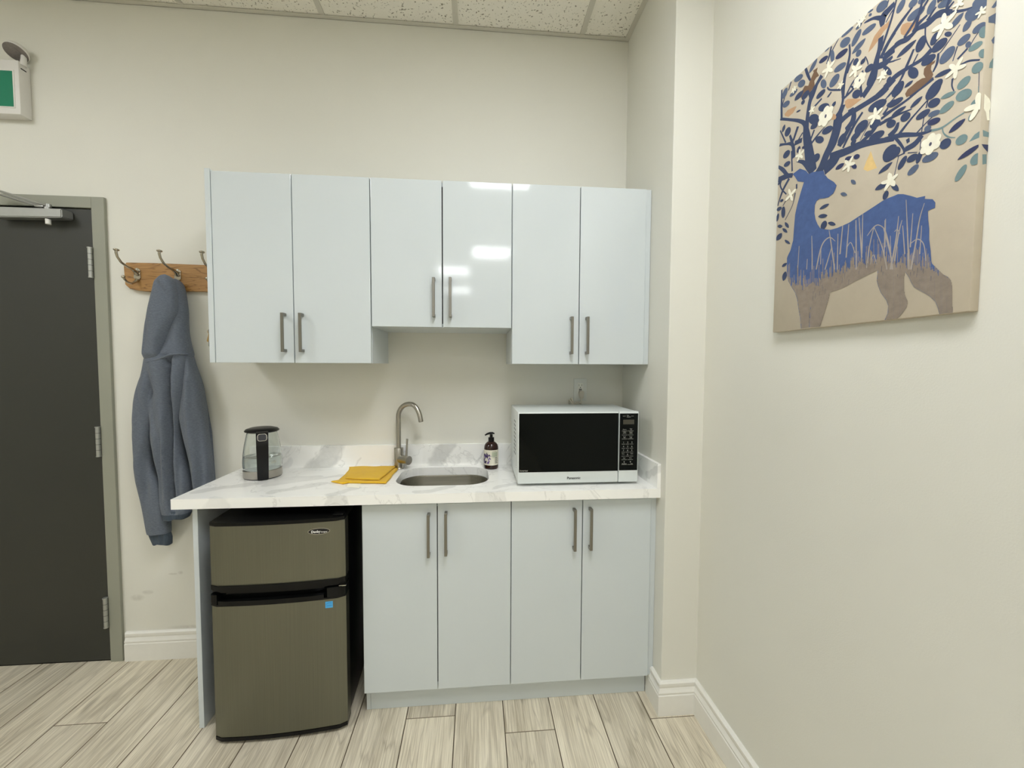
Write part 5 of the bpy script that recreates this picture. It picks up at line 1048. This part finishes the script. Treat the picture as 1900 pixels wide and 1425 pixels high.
M_canv = t.set(t.mix(n1, lin((178, 167, 149)), lin((198, 188, 169))), .75)
def paint(name, rgb, var=.13):
    t = NT(name); c = lin(rgb)
    f = t.math('ADD', t.math('MULTIPLY', t.noise(t.obj(), 60, 4, .6, .4), .7), t.math('MULTIPLY', t.noise(t.obj(), 12, 2), .3))
    return t.set(t.mix(f, tuple(x * (1 - 2 * var) for x in c[:3]) + (1,), tuple(min(1, x * (1 + 2 * var)) for x in c[:3]) + (1,)), .75)
PM = {k: paint('print_' + nme, rgb, .2 if k in 'DG' else .13) for k, nme, rgb in (('n', 'navy', (50, 63, 94)), ('d', 'indigo', (44, 52, 88)), ('s', 'slate', (80, 93, 118)), ('t', 'teal', (108, 132, 135)), ('w', 'ivory', (233, 228, 210)), ('b', 'umber', (112, 86, 66)), ('o', 'tan', (182, 146, 112)), ('y', 'ochre', (214, 184, 124)), ('D', 'blue', (66, 89, 138)), ('g', 'straw', (158, 150, 143)), ('G', 'taupe', (138, 126, 114)), ('k', 'ink', (80, 80, 98)))}
PK = list(PM)
pt = thing('deer_canvas', (XR, (CY0 + CY1) / 2, CZ0), 'unframed canvas print of a blue deer with leafy branching antlers', 'wall art')
cvs = mk('canvas', box(BM(), CX, XR, CY1, CY0, CZ0, CZ0 + CH, .002), M_canv, pt, smooth=True)
W_, H_ = 4900, 7013
def clip(poly):
    for f, g in ((lambda p: p[0] >= 6, lambda a, b: (6 - a[0]) / (b[0] - a[0])), (lambda p: p[0] <= W_ - 6, lambda a, b: (W_ - 6 - a[0]) / (b[0] - a[0])), (lambda p: p[1] >= 6, lambda a, b: (6 - a[1]) / (b[1] - a[1])), (lambda p: p[1] <= H_ - 6, lambda a, b: (H_ - 6 - a[1]) / (b[1] - a[1]))):
        out = []
        for i in range(len(poly)):
            a, b = poly[i - 1], poly[i]
            if f(a) != f(b):
                u = g(a, b); out.append((a[0] + (b[0] - a[0]) * u, a[1] + (b[1] - a[1]) * u))
            if f(b): out.append(b)
        poly = out
        if len(poly) < 3: return None
    return poly
from mathutils.geometry import tessellate_polygon
abm = BM()
LAY = [0]
def put(poly, col, lay, docl=True):
    if docl: poly = clip(poly)
    if not poly: return
    x = CX - .00006 - 2.2e-6 * LAY[0]         # every shape lies on its own film of ink
    vs = [abm.verts.new((x, CY0 - u * 1e-4, CZ0 + v_ * 1e-4)) for u, v_ in poly]
    tris = [tuple(range(len(vs)))] if len(vs) < 5 else tessellate_polygon([[Vector((u, v_, 0)) for u, v_ in poly]])
    for tr_ in tris:
        try: f = abm.faces.new([vs[i] for i in tr_])
        except ValueError: continue
        f.material_index = PK.index(col)
def leaf(l, lay):
    LAY[0] += 1
    cx, cy, ax, ay, bx, by, k, c = l
    pts = []
    n = 18
    for i in range(n):
        a = 2 * math.pi * i / n; ca, sa = math.cos(a), math.sin(a)
        w = sa if k == 0 else math.copysign(abs(sa) ** 1.6, sa) * .95
        pts.append((cx + ax * ca + bx * w, cy + ay * ca + by * w))
    put(pts, c, lay)
def stroke(s, lay):
    LAY[0] += 1
    col, v_ = s[0], s[1:]
    P = [(v_[i], v_[i + 1], v_[i + 2]) for i in range(0, len(v_), 3)]
    Q = []
    m = 5 if len(P) > 2 else 1                # smooth the polyline
    for i in range(len(P) - 1):
        p0, p1, p2, p3 = P[max(i - 1, 0)], P[i], P[i + 1], P[min(i + 2, len(P) - 1)]
        for j in range(m):
            u = j / m
            Q.append(tuple(.5 * (2 * b + (c - a) * u + (2 * a - 5 * b + 4 * c - d) * u * u + (3 * b - a - 3 * c + d) * u ** 3) for a, b, c, d in zip(p0, p1, p2, p3)))
    Q.append(P[-1])
    E_ = []
    for i, q in enumerate(Q):
        a, b = Q[max(i - 1, 0)], Q[min(i + 1, len(Q) - 1)]
        d = math.hypot(b[0] - a[0], b[1] - a[1]) or 1
        nx, ny = -(b[1] - a[1]) / d * q[2] / 2, (b[0] - a[0]) / d * q[2] / 2
        E_.append(((q[0] + nx, q[1] + ny), (q[0] - nx, q[1] - ny)))
    for e, f in zip(E_, E_[1:]): put([e[0], f[0], f[1], e[1]], col, lay)
for p in ART['polys']:
    LAY[0] += 1; put([(p[i], p[i + 1]) for i in range(1, len(p), 2)], p[0], {'y': 1, 'o': 2, 't': 6, 'b': 8}[p[0]])
for s in ART['strokes']: stroke(s, 4)
for i, l in enumerate(ART['leaves']): leaf(l, 5 if l[7] in 'nst' else 6)
ra = random.Random(12)                        # the print's upper corner, cut off by the photograph's edge
for i in range(95):
    u = ra.uniform(2900, 4880); v_ = ra.uniform(5300, 6990)
    if v_ < 7013 - (u - 2960) * .86 + 90: continue
    a = ra.uniform(.5, 1.6); l_ = ra.uniform(90, 190); w_ = ra.uniform(40, 80)
    leaf([u, v_, l_ * math.cos(a), l_ * math.sin(a), -w_ * math.sin(a), w_ * math.cos(a), ra.choice((0, 0, 1)), ra.choice('nnst')], 5)
for u0, v0, u1, v1 in ((3000, 5900, 3350, 6950), (3700, 5750, 3900, 6950), (4200, 5500, 4500, 6900), (3500, 5800, 4300, 6600)):
    stroke(['n', u0, v0, 60, (u0 + u1) / 2 + 40, (v0 + v1) / 2, 45, u1, v1, 20], 4)
D_ = ART['deer']; LAY[0] += 1; put([(D_[i], D_[i + 1]) for i in range(0, len(D_), 2)], 'D', 9)
LAY[0] += 1
for a, b, c, d, w_ in ART['cols']: put([(a, b), (a + w_, b), (c + w_, d), (c, d)], 'G', 10)
for s in ART['grass']: stroke(s, 11)
for u, v_, r_, n_, ph in ART['flowers']:
    for k in range(n_):
        a = ph * .55 + .4 + 2 * math.pi * k / n_
        ca, sa = math.cos(a), math.sin(a)
        big = n_ == 6
        l0, l1, wd = (.05, 1.0, .40) if big else (.0, 1.0, .21)
        m_ = (l0 + l1) / 2 * r_; hl = (l1 - l0) / 2 * r_
        leaf([u + ca * m_, v_ + sa * m_, ca * hl, sa * hl, -sa * wd * r_, ca * wd * r_, 0, 'w'], 12)
    if n_ == 6: leaf([u, v_, r_ * .13, 0, 0, r_ * .18, 0, 'k'], 13)
for s in ART['side']:
    vs = [abm.verts.new((CX + .002 + max(0, min(.0155, s[i] * 1e-4)), CY1 - .00012 - .00001 * len(abm.verts) / 1e4, CZ0 + s[i + 1] * 1e-4)) for i in range(1, len(s), 2)]
    f = abm.faces.new(vs); f.material_index = PK.index(s[0])
me = bpy.data.meshes.new('printed_artwork')
bmesh.ops.transform(abm, matrix=pt.matrix_basis.inverted(), verts=abm.verts)
for f in abm.faces:
    f.normal_update()
    if f.normal.x > .5: f.normal_flip()
abm.to_mesh(me); abm.free()
for k in PK: me.materials.append(PM[k])
ao = bpy.data.objects.new('printed_artwork', me); COL.objects.link(ao); ao.parent = pt
